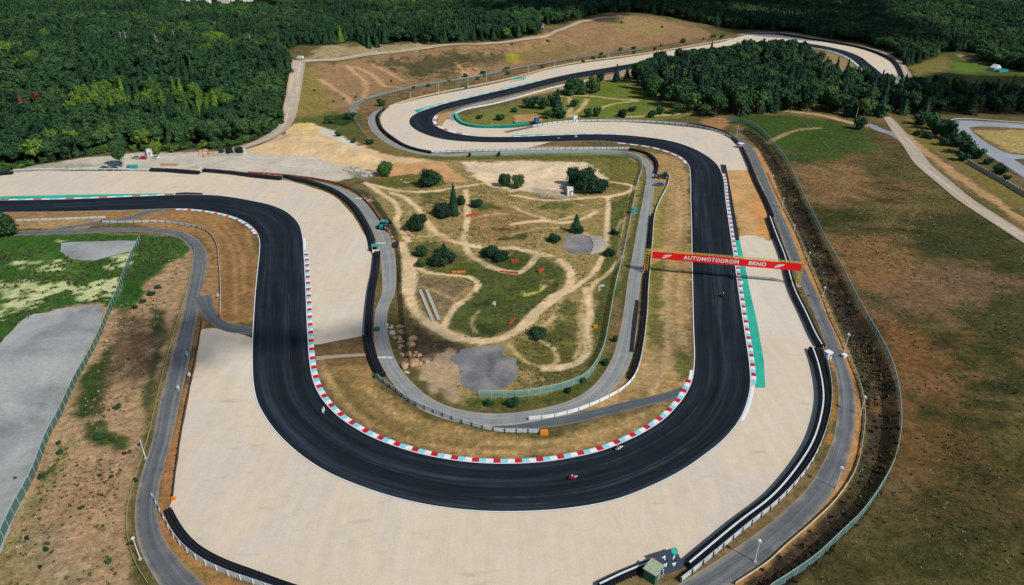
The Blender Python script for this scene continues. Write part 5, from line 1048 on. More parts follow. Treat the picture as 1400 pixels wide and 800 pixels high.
BR = [gt(*p) for p in [(36, 95), (20, 80), (8, 82), (135, 140), (150, 146), (158, 152), (118, 150), (205, 140), (215, 150), (225, 148), (198, 152), (285, 152), (300, 152), (268, 148), (180, 212), (165, 208), (300, 70), (292, 65), (70, 214), (84, 212)]]
DEAD = [gt(40, 160), (0, 0)]
def tint_at(x, y, r):
    for b in BR:
        if math.hypot(x-b[0], (y-b[1])*.5) < 6.5 and r < .75: return .66+.16*r
    if math.hypot(x-DEAD[0][0], (y-DEAD[0][1])*.6) < 5: return 1.0
    v = float(vnoise(x, y, 45, 21)); u = float(vnoise(x, y, 16, 22)); t = .05+.42*v+.25*(u-.5)+.16*r
    return min(.60, max(0, t))
NI = 95; Zf = H(FP_[:, 0], FP_[:, 1])
for k in range(NI):
    x, y = FP_[k]; r = rr.random(); cone = r < .12; ti = tint_at(x, y, rr.random())
    tree('pine_tree' if cone else 'tree', x, y, Zf[k]-.2, rr.uniform(6.5, 10), rr.uniform(8.5, 13), ti*.5 if cone and ti < .7 else ti,
         ('dark pointed conifer' if cone else 'bushy green broadleaf tree')+' on the near edge of the great forest left of the circuit', 'tree', 'nearest conifers of the forest' if cone else 'nearest broadleaf trees of the forest', 'cone' if cone else 'broad')
nbase = len(FP_)-NI+len(F2)
rest = np.concatenate([FP_[NI:], F2, wp[WI:], pp[45:]]); Zr = H(rest[:, 0], rest[:, 1]); nr = len(rest); r_ = np.random.default_rng(5)
print('forest mass', nr)
fm = bpy.data.meshes.new('forest'); fm.vertices.add(nr); fm.vertices.foreach_set('co', np.c_[rest, Zr-.2].ravel())
v_ = vnoise(rest[:, 0], rest[:, 1], 45, 21); u_ = vnoise(rest[:, 0], rest[:, 1], 16, 22); ti = np.clip(.05+.42*v_+.25*(u_-.5)+.16*r_.random(nr), 0, .60)
for b in BR: q = np.hypot(rest[:, 0]-b[0], (rest[:, 1]-b[1])*.5) < 6.5; ti[q] = .62+.18*r_.random(q.sum())
ti[r_.random(nr) < .006] = .75
q = np.hypot(rest[:, 0]-DEAD[0][0], (rest[:, 1]-DEAD[0][1])*.6) < 5; ti[q] = 1.0
ti[nbase:] = np.clip(r_.uniform(0, .46, nr-nbase), 0, 1)
kindv = np.where(r_.random(nr) < .16+.5*(v_ < .35), 5+r_.integers(0, 3, nr), r_.integers(0, 5, nr)).astype(np.int32)
far = np.where(rest[:, 1] > 820, 1.3, 1.0); s0 = r_.uniform(.85, 1.55, nr)*far
s0[nbase:] *= 1.15
for nm, ty, dat in (('tint', 'FLOAT', ti), ('kind_index', 'INT', kindv), ('turn', 'FLOAT', r_.uniform(0, 6.28, nr))):
    at_ = fm.attributes.new(nm, ty, 'POINT'); at_.data.foreach_set('value', dat.astype(np.int32 if ty == 'INT' else np.float32))
at_ = fm.attributes.new('size', 'FLOAT_VECTOR', 'POINT'); at_.data.foreach_set('vector', np.c_[s0, s0*r_.uniform(.9, 1.1, nr), r_.uniform(.85, 1.4, nr)*far**.5*np.where(np.arange(nr) >= nbase, 1.35, 1)].ravel().astype(np.float32))
col_ = bpy.data.collections.new('forest_sources')
for k, me_ in enumerate(KINDS['broad']+KINDS['cone']):
    o = bpy.data.objects.new('forest_tree_%02d' % k, me_); col_.objects.link(o)
ng = bpy.data.node_groups.new('forest_scatter', 'GeometryNodeTree'); ng.interface.new_socket('Geometry', in_out='INPUT', socket_type='NodeSocketGeometry'); ng.interface.new_socket('Geometry', in_out='OUTPUT', socket_type='NodeSocketGeometry')
N_ = ng.nodes; Lk = ng.links; gi = N_.new('NodeGroupInput'); go = N_.new('NodeGroupOutput'); ip = N_.new('GeometryNodeInstanceOnPoints'); ci = N_.new('GeometryNodeCollectionInfo')
ci.inputs['Collection'].default_value = col_; ci.inputs['Separate Children'].default_value = True; ci.inputs['Reset Children'].default_value = True
def na(nm, ty): a_ = N_.new('GeometryNodeInputNamedAttribute'); a_.data_type = ty; a_.inputs['Name'].default_value = nm; return a_.outputs['Attribute']
mp_ = N_.new('GeometryNodeMeshToPoints'); Lk.new(gi.outputs[0], mp_.inputs[0]); Lk.new(mp_.outputs[0], ip.inputs['Points']); Lk.new(ci.outputs[0], ip.inputs['Instance']); ip.inputs['Pick Instance'].default_value = True
Lk.new(na('kind_index', 'INT'), ip.inputs['Instance Index']); cx = N_.new('ShaderNodeCombineXYZ'); Lk.new(na('turn', 'FLOAT'), cx.inputs[2]); Lk.new(cx.outputs[0], ip.inputs['Rotation']); Lk.new(na('size', 'FLOAT_VECTOR'), ip.inputs['Scale']); Lk.new(ip.outputs[0], go.inputs[0])
fo = link('forest', fm, None); fo.modifiers.new('scatter', 'NODES').node_group = ng; tag(fo, kind='stuff')

# undergrowth along the forest edge and a few bare dead trees standing in it
for k in range(64):
    t = rr.random(); e = [(2, 236), (40, 227), (100, 217), (160, 206), (235, 208), (262, 203), (300, 204), (335, 195), (368, 182), (384, 167)]; q = t*9; i = min(8, int(q)); u = q-i
    ptree('shrub', e[i][0]*(1-u)+e[i+1][0]*u, e[i][1]*(1-u)+e[i+1][1]*u+rr.uniform(-1.5, 1.0), rr.uniform(9, 18), rr.uniform(7, 13), rr.choice([.35, .5, .6, .68, .45]), 'low green bush in the undergrowth fringing the great forest', 'bush', 'shrub', 'bushes fringing the forest')
for px, py, h_, wh in [(170, 72, 15, 'nearest the middle'), (176, 70, 14, 'right beside the middle one'), (219, 82, 17, 'tallest'), (241, 66, 13, 'right of the tallest'), (190, 86, 12, 'lowest'), (344, 72, 13, 'far right')]:
    x, y, z = gt(px, py); m = MB(); m.tube((0, 0, 0), (.2, .1, h_), .30, 6, 0, .08)
    for k in range(9): a = k*2.2; zz = h_*(.5+.055*k); m.tube((.1, 0, zz), (.1+1.8*math.cos(a), 1.8*math.sin(a), zz+1.3), .10, 4, 0, .04)
    r0 = empty('dead_tree', (x, y, z), 0, 'bare pale dead tree standing among green crowns of the forest, '+wh, 'dead tree', 'dead trees in the forest'); m.build('trunk', M['concrete'], r0)
# low brushwood in the ditch, and tufts on the dry ground
def tuft_mesh(seed, h=.9):
    r_ = random.Random(seed); m = MB()
    for k in range(16):
        a = r_.uniform(0, 6.28); p = Vector((r_.uniform(-.5, .5), r_.uniform(-.5, .5), 0)); q = p+Vector((math.cos(a)*.35, math.sin(a)*.35, h*r_.uniform(.5, 1)))
        s_ = Vector((-math.sin(a), math.cos(a), 0))*.22; k0 = [p-s_*.6, p+s_*.6, (p+q)/2+s_, q, (p+q)/2-s_]; m.add(k0, [(0, 1, 2), (0, 2, 4), (4, 2, 3)])
    return m.me('tuft')
def scatter_stuff(name, pts, sizes, meshes, mats_=None):
    nr = len(pts); fm = bpy.data.meshes.new(name); fm.vertices.add(nr); fm.vertices.foreach_set('co', np.c_[pts, H(pts[:, 0], pts[:, 1])-.05].ravel()); r_ = np.random.default_rng(9)
    for nm, ty, dat in (('tint', 'FLOAT', sizes[1]), ('kind_index', 'INT', r_.integers(0, len(meshes), nr)), ('turn', 'FLOAT', r_.uniform(0, 6.28, nr))):
        at_ = fm.attributes.new(nm, ty, 'POINT'); at_.data.foreach_set('value', dat.astype(np.int32 if ty == 'INT' else np.float32))
    at_ = fm.attributes.new('size', 'FLOAT_VECTOR', 'POINT'); s0 = sizes[0]; at_.data.foreach_set('vector', np.c_[s0, s0, s0*r_.uniform(.6, 1.2, nr)].ravel().astype(np.float32))
    cc = bpy.data.collections.new(name+'_sources')
    for k, me_ in enumerate(meshes): cc.objects.link(bpy.data.objects.new('%s_source_%02d' % (name, k), me_))
    g2 = ng.copy(); [n_ for n_ in g2.nodes if n_.type == 'COLLECTION_INFO'][0].inputs['Collection'].default_value = cc
    o = link(name, fm, None); o.modifiers.new('scatter', 'NODES').node_group = g2; return tag(o, kind='stuff')
def mat_scrub():
    m, n, l, b = newmat('scrub'); ti_ = nod(n, 'ShaderNodeAttribute', attribute_name='tint', attribute_type='INSTANCER'); oi = n.new('ShaderNodeObjectInfo')
    c = ramp(n, l, ti_.outputs['Fac'], [(0, (.030, .023, .020)), (.3, (.07, .050, .042)), (.5, (.055, .065, .028)), (.75, (.13, .12, .055)), (1, (.34, .27, .19))])
    c = mixc(n, l, 1.0, c, ramp(n, l, oi.outputs['Random'], [(0, gray(.6)), (1, gray(1.4))]), 'MULTIPLY'); l.new(c, b.inputs['Base Color']); b.inputs['Roughness'].default_value = .9; return m
M['scrub'] = mat_scrub(); TM = [tuft_mesh(k) for k in range(4)]
for q in TM: q.materials.append(M['scrub'])
dx_ = [p[0] for p in DITCH]; dy_ = [p[1] for p in DITCH]; dp = scatter(DITCH, 1.0, min(dx_), max(dx_), min(dy_), max(dy_), seed=2)
dn = fbm(dp[:, 0], dp[:, 1], 9, 3, 3); r_ = np.random.default_rng(3); k_ = r_.random(len(dp)) < .50+1.5*(dn-.5); dp = dp[k_]; dn = dn[k_]
tt = np.clip((dn-.5)*1.6+.18+.28*r_.random(len(dp)), 0, .62); tt[r_.random(len(dp)) < .05] = .85
scatter_stuff('ditch_scrub', dp, (r_.uniform(.3, .85, len(dp)), np.clip(tt*.85+.12, 0, 1)), TM)
def tufts(name, poly, step, seed, smin, smax, tlo, thi, keep):
    px_ = [p[0] for p in poly]; py_ = [p[1] for p in poly]; p = scatter(poly, step, min(px_), max(px_), min(py_), max(py_), seed=seed); r_ = np.random.default_rng(seed)
    nz = fbm(p[:, 0], p[:, 1], 12, seed, 3); p = p[r_.random(len(p)) < np.clip(keep+(nz-.5)*3, 0, 1)]
    p = p[veg[np.clip(np.searchsorted(yr, p[:, 1]), 0, ny-1), np.clip(np.searchsorted(xr, p[:, 0]), 0, nx-1)] > .22]
    for pd in PADS+[[g(*q) for q in [(80, 328), (194, 326), (182, 348), (150, 354), (115, 359), (98, 357)]]]: p = p[~inside(p[:, 0], p[:, 1], pd)]
    scatter_stuff(name, p, (r_.uniform(smin, smax, len(p)), np.clip(r_.uniform(tlo, thi, len(p)), 0, 1)), TM)
tufts('field_tufts', LFIELD, 1.0, 31, .22, .6, .5, 1.1, .42)
tufts('infield_tufts', INFIELD, 1.2, 32, .2, .5, .5, .9, .25)
RN = [p for p in RFIELD if p[1] < 600]
tufts('meadow_tufts', [(a, b) for a, b in RN], 1.15, 33, .18, .45, .50, .98, .50)
GR = [g(*p) for p in [(0, 326), (80, 326), (200, 322), (245, 325), (255, 342), (225, 356), (190, 400), (160, 412), (142, 414), (60, 424), (20, 445), (-60, 480), (-160, 500), (-160, 330)]]
tufts('meadow_grass', GR, 1.2, 34, .35, .8, .42, .62, .4)

# ================================================================== PEOPLE
def skin_body(name, J, E_, Rr, mat):
    """one continuous body grown from a jointed skeleton"""
    me_ = bpy.data.meshes.new(name); me_.from_pydata([Vector(j) for j in J], E_, []); o = bpy.data.objects.new(name, me_); C.objects.link(o)
    sk = o.modifiers.new('skin', 'SKIN'); me_.skin_vertices or None
    for k, r_ in enumerate(Rr): me_.skin_vertices[0].data[k].radius = (r_, r_)
    me_.skin_vertices[0].data[0].use_root = True; sub = o.modifiers.new('sub', 'SUBSURF'); sub.levels = 1; sub.render_levels = 1
    dg = bpy.context.evaluated_depsgraph_get(); dg.update(); m2 = bpy.data.meshes.new_from_object(o.evaluated_get(dg)); m2.name = name; bpy.data.objects.remove(o)
    m2.materials.clear()
    for m_ in mat: m2.materials.append(m_)
    return m2
def hand_chains(J, E_, Rr, w_, d):
    """palm and five fingers from the wrist w_ towards d"""
    d = Vector(d).normalized(); s_ = d.cross(Vector((0, 0, 1))).normalized(); k = w_; p = Vector(J[w_]); J.append(tuple(p+d*.07)); Rr.append(.036); E_.append((w_, len(J)-1)); pm = len(J)-1
    for q, l in ((-.03, .070), (-.01, .082), (.01, .078), (.03, .062)):
        J.append(tuple(p+d*(.09+l*.5)+s_*q)); Rr.append(.011); E_.append((pm, len(J)-1)); J.append(tuple(p+d*(.09+l)+s_*q+Vector((0, 0, -.02)))); Rr.append(.009); E_.append((len(J)-2, len(J)-1))
    J.append(tuple(p+d*.06-s_*.06)); Rr.append(.012); E_.append((w_, len(J)-1))
def standing():
    J = [(0, 0, .98), (0, 0, 1.18), (0, .01, 1.38), (0, 0, 1.50), (0, .02, 1.60), (0, .03, 1.70),
         (.10, 0, .92), (.12, .02, .50), (.12, -.01, .09), (.12, .14, .04), (-.10, 0, .92), (-.13, -.02, .50), (-.14, -.03, .09), (-.15, .12, .04),
         (.19, 0, 1.42), (.27, .0, 1.14), (.25, .16, .94), (-.19, 0, 1.42), (-.26, .02, 1.14), (-.25, .20, .98)]
    E_ = [(0, 1), (1, 2), (2, 3), (3, 4), (4, 5), (0, 6), (6, 7), (7, 8), (8, 9), (0, 10), (10, 11), (11, 12), (12, 13), (2, 14), (14, 15), (15, 16), (2, 17), (17, 18), (18, 19)]
    Rr = [.15, .14, .16, .06, .085, .075, .095, .065, .045, .04, .095, .065, .045, .04, .065, .048, .036, .065, .048, .036]
    hand_chains(J, E_, Rr, 16, (0, .7, -.7)); hand_chains(J, E_, Rr, 19, (0, .7, -.7)); return J, E_, Rr
def riding():
    """crouched over a racing motorcycle heading +y; saddle near z=.84, bars near y=.48"""
    J = [(0, -.32, .98), (0, -.14, 1.12), (0, .08, 1.24), (0, .20, 1.29), (0, .27, 1.36), (0, .31, 1.43),
         (.11, -.28, .93), (.24, .06, .74), (.20, -.20, .42), (.20, -.08, .36), (-.11, -.28, .93), (-.24, .06, .74), (-.20, -.20, .42), (-.20, -.08, .36),
         (.19, .12, 1.22), (.33, .24, 1.00), (.27, .44, .93), (-.19, .12, 1.22), (-.33, .24, 1.00), (-.27, .44, .93)]
    E_ = [(0, 1), (1, 2), (2, 3), (3, 4), (4, 5), (0, 6), (6, 7), (7, 8), (8, 9), (0, 10), (10, 11), (11, 12), (12, 13), (2, 14), (14, 15), (15, 16), (2, 17), (17, 18), (18, 19)]
    Rr = [.155, .15, .165, .07, .085, .075, .10, .075, .055, .045, .10, .075, .055, .045, .075, .055, .042, .075, .055, .042]
    hand_chains(J, E_, Rr, 16, (0, .8, -.3)); hand_chains(J, E_, Rr, 19, (0, .8, -.3)); return J, E_, Rr
def person(px, py, suit, label, rz=0, hat='white'):
    x, y, z = gt(px, py); r0 = empty('person', (x, y, z), rz, label, 'person')
    if 'st' not in PC: PC['st'] = standing()
    J, E_, Rr = [list(v) for v in PC['st']]; link('body', skin_body('body', J, E_, Rr, [M[suit]]), None, r0)
    MB().ball((0, .03, 1.70), .115, 10, 0, (.85, 1, 1.15)).build('face', M['skin'], r0, smooth=True); MB().ball((0, .02, 1.76), .125, 10, 0, (.95, 1.05, .75)).box((0, .14, 1.75), (.14, .12, .02)).build('cap', M[hat], r0, smooth=True)
    return r0
PC = {}
# ================================================================== MOTORCYCLES
def motorcycle(px, py, heading, paint, paint2, suit, helmet, lab_bike, lab_man, lean=0.0):
    x, y = g(px, py); root = empty('motorcycle', (x, y, .07), heading, lab_bike, 'motorcycle'); root.rotation_euler = (0, lean, heading)
    for yy in (-.70, .70):
        w_ = MB(); rings = []
        for k in range(18):
            a = 2*math.pi*k/18; cy, cz = math.cos(a), math.sin(a); rings.append([(xx, yy+cy*rr, .30+cz*rr) for xx, rr in ((-.05, .25), (-.075, .28), (-.04, .31), (.04, .31), (.075, .28), (.05, .25))])
        rings.append(rings[0]); w_.loft(rings, 0, False); wheel = w_.build('wheel', M['tyre'], root)
        MB().tube((-.02, yy, .30), (.02, yy, .30), .24, 12).build('rim', M['dark'], wheel)
    def ring(yv, z0, z1, wd): return [(-wd*.55, yv, z0), (-wd, yv, (z0*.55+z1*.45)), (-wd*.75, yv, z1), (wd*.75, yv, z1), (wd, yv, (z0*.55+z1*.45)), (wd*.55, yv, z0)]
    MB().loft([ring(.98, .62, .78, .05), ring(.78, .50, .92, .15), ring(.45, .30, .98, .22), ring(.10, .22, .92, .24), ring(-.15, .26, .84, .20), ring(-.35, .36, .80, .14)]).build('fairing', M[paint], root)
    MB().loft([ring(-.22, .72, .86, .14), ring(-.50, .78, .92, .13), ring(-.85, .92, 1.00, .07)]).build('tail', M[paint2], root)
    MB().loft([ring(.86, .84, .90, .10), ring(.70, .92, 1.08, .13), ring(.55, .96, 1.12, .12)]).build('screen', M['glass'], root)
    MB().tube((-.33, .50, .90), (.33, .50, .90), .02, 6).tube((-.10, .70, .32), (-.08, .48, .92), .028, 6).tube((.10, .70, .32), (.08, .48, .92), .028, 6).build('handlebar', M['dark'], root)
    MB().tube((.09, -.68, .30), (.07, -.15, .42), .035, 6).tube((-.09, -.68, .30), (-.07, -.15, .42), .035, 6).tube((.15, .0, .25), (.16, -.75, .48), .055, 8).build('swingarm', M['grey'], root)
    man = empty('person', (x, y, .07), heading, lab_man, 'person'); man.rotation_euler = (0, lean, heading)
    if 'ri' not in PC: PC['ri'] = riding()
    J, E_, Rr = [list(v) for v in PC['ri']]; link('body', skin_body('body', J, E_, Rr, [M[suit]]), None, man)
    h = MB().ball((0, .33, 1.45), .155, 12, 0, (.9, 1.08, 1.0)).build('helmet', M[helmet], man, smooth=True); MB().ball((0, .40, 1.45), .115, 10, 0, (.85, .9, .55)).build('visor', M['glass'], h, smooth=True)
    MB().box((0, -.05, 1.34), (.24, .22, .10), 0, 0, .7).build('back_hump', M[suit], man)
def head_to(a, b): p, q = g(*a), g(*b); return math.atan2(-(q[0]-p[0]), q[1]-p[1])
M['suit_dark'] = flat('dark leather suit', (.025, .028, .035), .5, .2); M['suit_white'] = flat('white and grey leather suit', (.55, .56, .58), .5, .25, 5); M['suit_red'] = flat('red leather suit', (.30, .02, .05), .5, .3, 5); M['hivis'] = flat('orange overalls', (.60, .20, .04), .7, .1)
motorcycle(783, 655, head_to((783, 655), (700, 668)), 'redcar', 'white', 'suit_red', 'steel', 'red and white racing motorcycle in the middle of the bottom bend', 'rider in dark red leathers and white helmet crouching on the bottom bend', -.35)
motorcycle(845, 614.5, head_to((842, 611), (800, 628)), 'whitecar', 'white', 'suit_white', 'dark', 'white racing motorcycle hugging the red and white kerb', 'rider in white and grey leathers beside the inner kerb', -.5)
motorcycle(441, 566, head_to((441, 566), (415, 535)), 'white', 'dark', 'suit_white', 'steel', 'black and white racing motorcycle leaving the big bend on the left', 'rider in white leathers leaving the big bend on the left', .4)
motorcycle(988, 406, head_to((988, 406), (990, 440)), 'dark', 'dark', 'suit_dark', 'steel', 'black racing motorcycle just below the gantry in the middle of the straight', 'rider in black leathers and white helmet just below the gantry', 0)
motorcycle(1002, 381, head_to((1002, 381), (1006, 420)), 'dark', 'dark', 'suit_dark', 'tealp', 'black racing motorcycle in the gantry shadow beside the right kerb', 'rider in black leathers beside the right kerb under the gantry', 0)
motorcycle(787, 188.5, head_to((787, 188.5), (840, 191)), 'whitecar', 'white', 'suit_white', 'steel', 'white racing motorcycle on the far stretch after the hairpin, ahead of a grey one', 'rider in white on the far stretch after the hairpin', .1)
motorcycle(763, 190.5, head_to((763, 190.5), (800, 191)), 'silver', 'grey', 'suit_dark', 'redcar', 'grey racing motorcycle on the far stretch after the hairpin, behind a white one', 'rider in dark leathers following on the far stretch after the hairpin', .1)
for px, py, su, lb, ha in ((257, 489, 'suit_white', 'marshal in pale overalls by the left rim of the gravel, upper one', 'white'), (260, 517, 'suit_white', 'small pale figure by the left rim of the gravel near the shadow edge', 'white'), (245, 535, 'suit_white', 'marshal in white on the left service road with a long shadow', 'white'),
                           (299, 408, 'suit_white', 'marshal in white by the ploughed verge at the link lane', 'white'), (302, 434, 'hivis', 'marshal in orange at the end of the rail by the link lane', 'orange'), (514, 338, 'hivis', 'marshal in orange at the teal post beside the left gravel bed', 'white'),
                           (511, 342, 'suit_white', 'marshal in white at the teal post beside the left gravel bed', 'redcar'), (916, 246, 'suit_white', 'marshal in white beside the tractor on the right', 'white'), (905, 789, 'suit_white', 'marshal standing by the green roofed hut at the bottom edge', 'white')): person(px, py, su, lb, random.random()*6, ha)

# ================================================================== VEHICLES
def wheels(root, xs, ys, r_, wd=.22):
    q = MB(); q.tube((-wd/2, 0, 0), (wd/2, 0, 0), r_, 12); me_ = q.me('wheel'); me_.materials.append(M['tyre']); q2 = MB(); q2.tube((-wd/2-.01, 0, 0), (wd/2+.01, 0, 0), r_*.55, 8); m2 = q2.me('rim'); m2.materials.append(M['grey'])
    for x in xs:
        for y in ys: w_ = link('wheel', me_, None, root, (x, y, r_)); link('rim', m2, None, w_)
def car(px, py, hd, paint, label, kind='car', ln=4.3, terrain=True, cat='car'):
    x, y, z = gt(px, py); r0 = empty('parked_car' if kind == 'car' else 'van', (x, y, z), hd, label, cat); W_ = .88
    def sec(yv, zb, zt, wt): return [(-W_, yv, zb), (-W_, yv, min(zt, .85)), (-wt, yv, zt), (wt, yv, zt), (W_, yv, min(zt, .85)), (W_, yv, zb)]
    if kind == 'car':
        MB().loft([sec(ln/2, .35, .62, .70), sec(ln/2-.15, .28, .75, .80), sec(ln/2-1.0, .28, .88, .82), sec(-ln/2+.5, .28, .92, .82), sec(-ln/2+.08, .30, .88, .80), sec(-ln/2, .38, .70, .76)]).build('body', M[paint], r0)
        MB().loft([[(-.78, y_, .86), (-.60, y_*.98-.02, z_), (.60, y_*.98-.02, z_), (.78, y_, .86)] for y_, z_ in ((ln/2-1.15, .90), (ln/2-1.75, 1.38), (-ln/2+1.2, 1.40), (-ln/2+.45, .95))]).build('windows', M['glass'], r0)
        MB().box((0, -.18, 1.42), (1.16, 1.35, .06)).build('roof', M[paint], r0)
    else:
        MB().loft([sec(ln/2, .38, .85, .75), sec(ln/2-.5, .30, 1.15, .80), sec(ln/2-1.1, .30, 1.95, .78), sec(-ln/2, .30, 2.0, .80)]).build('body', M[paint], r0)
        MB().box((0, ln/2-.72, 1.50), (1.5, .10, .60), 0, 0, 1, ('X', -.62)).build('windscreen', M['glass'], r0); MB().box((0, ln/2-1.35, 1.45), (1.80, .75, .5)).build('side_window', M['glass'], r0)
    wheels(r0, (-.80, .80), (ln/2-.8, -ln/2+.8), .33); MB().box((-.6, ln/2, .62), (.28, .08, .14)).build('headlight', M['steel'], r0); MB().box((.6, ln/2, .62), (.28, .08, .14)).build('headlight', M['steel'], r0); return r0
car(186, 217, 1.2, 'silver', 'silver car in the builders yard, leftmost of three by the forest edge'); car(195.5, 217.5, 1.4, 'redcar', 'dark red car in the builders yard between a silver and a white one'); car(213, 216.5, 1.1, 'whitecar', 'white car in the builders yard, right of the upright white container')
car(181, 231.5, 1.5, 'tealp', 'teal and dark van parked behind the far tyre wall, right of the olive tree', 'van', 5.2, cat='van'); car(142, 231.5, 1.5, 'dark', 'dark car behind the far barrier, left of the olive tree'); car(155, 232, 1.6, 'bluep', 'dark blue car behind the far barrier, close left of the olive tree')
car(410, 80.5, 1.3, 'whitecar', 'white van parked at the junction above the haul road', 'van', 5.6, cat='van'); car(511, 72, 1.4, 'whitecar', 'tiny white car beside the ridge road, left of two'); car(518, 71, 1.4, 'silver', 'tiny silver car beside the ridge road, right of two'); car(389, 184, .3, 'grey', 'small grey car on the haul road bend')
car(541, 336, .1, 'dark', 'dark pickup car at the roadside below the teal loader'); car(900.5, 254, 1.5, 'bluep', 'dark blue car parked under the tractor beside the right service road', ln=4.6)
car(634, 120.5, 1.2, 'bluep', 'blue van at the foot of the hillside beside the far gravel', 'van', 5.0, cat='van')
def loader(px, py, hd, paint, label, sc=1.0):
    x, y, z = gt(px, py); r0 = empty('tractor', (x, y, z), hd, label, 'tractor'); r0.scale = (sc, sc, sc)
    MB().box((0, .2, 1.05), (1.2, 4.2, .7), 0, 0, .92).box((0, 1.6, 1.5), (1.0, 1.5, .5), 0, 0, .85).build('chassis', M[paint], r0)
    MB().box((0, -.5, 1.55), (1.5, 1.6, .5)).box((0, -.5, 2.75), (1.55, 1.7, .12), 0, 0, .9).build('cab', M[paint], r0); MB().box((0, -.5, 2.22), (1.4, 1.5, .95), 0, 0, .9).build('cab_glass', M['glass'], r0)
    MB().tube((.9, -1.2, 1.9), (.9, 3.2, 1.2), .13, 6).tube((-.9, -1.2, 1.9), (-.9, 3.2, 1.2), .13, 6).box((0, 3.5, .8), (2.2, .5, .9), 0, 0, .8).build('loader_arm', M['dark'], r0)
    wheels(r0, (-.95, .95), (-1.2,), .80, .5); wheels(r0, (-.9, .9), (1.6,), .58, .4); return r0
loader(525, 312, -.35, 'tealp', 'teal loader with a pale cab roof parked on the inner service road', 1.15); loader(907, 244, 1.45, 'greenp', 'dark green tractor parked between rail and tyre wall on the right', 1.1)
def truck():
    x, y, z = gt(722, 170); r0 = empty('flatbed_truck', (x, y, z), head_to((705, 171), (737, 168)), 'long dark flatbed truck with a blue cab parked on the lane behind the green barrier', 'truck')
    MB().box((0, -2.5, 1.15), (2.4, 13, .35)).box((0, -9.0, 1.8), (2.4, .15, 1.0)).build('flatbed', M['dark'], r0); MB().box((0, 5.4, 1.9), (2.5, 2.6, 2.7), 0, 0, .93).build('cab', M['bluep'], r0); MB().box((0, 6.68, 2.35), (2.2, .12, .9)).build('windscreen', M['glass'], r0)
    wheels(r0, (-1.1, 1.1), (5.2, .5, -6.5, -7.8), .5, .35)
truck()
# ================================================================== HUTS, POSTS, BITS
def hut(px, py, dims, hd, wall, roof, label, name='hut', cat='hut', door=True, gable=False):
    x, y, z = gt(px, py); r0 = empty(name, (x, y, z), hd, label, cat); a, b, h = dims
    MB().box((0, 0, h/2), (a, b, h)).build('wall', M[wall], r0)
    if gable: MB().loft([[(-a/2-.3, s_*(b/2+.3), h), (0, s_*(b/2+.3), h+a*.38), (a/2+.3, s_*(b/2+.3), h)] for s_ in (-1, 1)]).build('roof', M[roof], r0)
    else: MB().box((0, 0, h+.09), (a+.3, b+.3, .16)).build('roof', M[roof], r0)
    if door: MB().box((0, -b/2-.02, min(1.0, h*.42)), (min(.9, a*.35), .06, min(2.0, h*.8))).build('door', M['grey'], r0); MB().box((a*.3, -b/2-.02, h*.6), (a*.22, .06, h*.22)).build('window', M['glass'], r0)
    return r0
hut(779, 266, (2.4, 2.0, 3.0), .1, 'whitecar', 'steel', 'small white cabin before the big dark tree in the sandy yard'); hut(205.5, 213.5, (2.0, 1.6, 3.4), .1, 'whitecar', 'steel', 'upright white container between parked cars at the forest edge', 'container', 'container')
hut(786.5, 167, (2.2, 1.8, 3.6), 0, 'whitecar', 'steel', 'narrow white marshal box by the lane above the far straight', 'marshal_box', 'marshal box'); hut(331, 211, (3.2, 2.2, 2.6), 0, 'plaster', 'steel', 'cream shed behind the pale block wall in the builders yard', 'shed', 'shed')
hut(1131, 490, (1.4, 1.3, 1.9), .4, 'steel', 'whitecar', 'white marshal post standing in the gap of the right tyre walls', 'marshal_box', 'marshal box'); hut(1154, 488, (1.0, .8, .6), .4, 'steel', 'steel', 'small white box on the ground beside the lamp post at the ditch', 'equipment_box', 'box', False)
hut(1012, 202, (2.6, 2.2, 2.2), .3, 'grey', 'steel', 'grey marshal box where the top tyre walls meet', 'marshal_box', 'marshal box'); hut(866.5, 292, (1.8, 1.6, 2.2), .1, 'tealp', 'tealp', 'small teal cabin built against the pale green fence', 'marshal_box', 'marshal box')
hut(1360, 96.5, (6.5, 4.5, 2.4), .3, 'plaster_grey', 'strap', 'white farm building with a teal annexe at the edge of the shaded meadow', 'farm_building', 'building', True, True); hut(1369, 98, (9, 4, 1.6), .3, 'tealp', 'tealp', 'low teal shed beside the white farm building', 'shed', 'shed', False)
hut(737, 38, (9, 7, 3.5), .2, 'grey', 'grey', 'dark shed on the ridge at the forest edge', 'shed', 'shed', False)
for k, (px, w_, cr) in enumerate([(250, 15, 'roof_red'), (259, 13, 'steel'), (267, 16, 'roof_red'), (275, 12, 'roof_red'), (283, 18, 'grey'), (291, 14, 'steel'), (299, 16, 'steel'), (308, 13, 'grey'), (317, 15, 'roof_red'), (326, 12, 'steel')]):
    x, y, z = gt(px, 5.5 if k % 2 else 4.2); r0 = empty('house', (x, y+(k*37 % 50), z), .2*k, {'roof_red': 'pale house with red roof', 'steel': 'white house with pale roof', 'grey': 'pale house with grey roof'}[cr]+' in the village at the top edge, '+['first', 'second', 'third', 'fourth', 'fifth', 'sixth', 'seventh', 'eighth', 'ninth', 'tenth'][k]+' from left', 'house', 'houses of the far village')
    MB().box((0, 0, 3.5), (w_, 10, 7)).build('wall', M['plaster' if k % 2 else 'whitecar'], r0); MB().loft([[(-w_/2-.5, s_*5.5, 7), (0, s_*5.5, 10.5), (w_/2+.5, s_*5.5, 7)] for s_ in (-1, 1)]).build('roof', M[cr], r0)
    for q in (-.3, .3): MB().box((q*w_, -5.03, 4.2), (1.6, .08, 1.6)).build('window', M['glass'], r0)
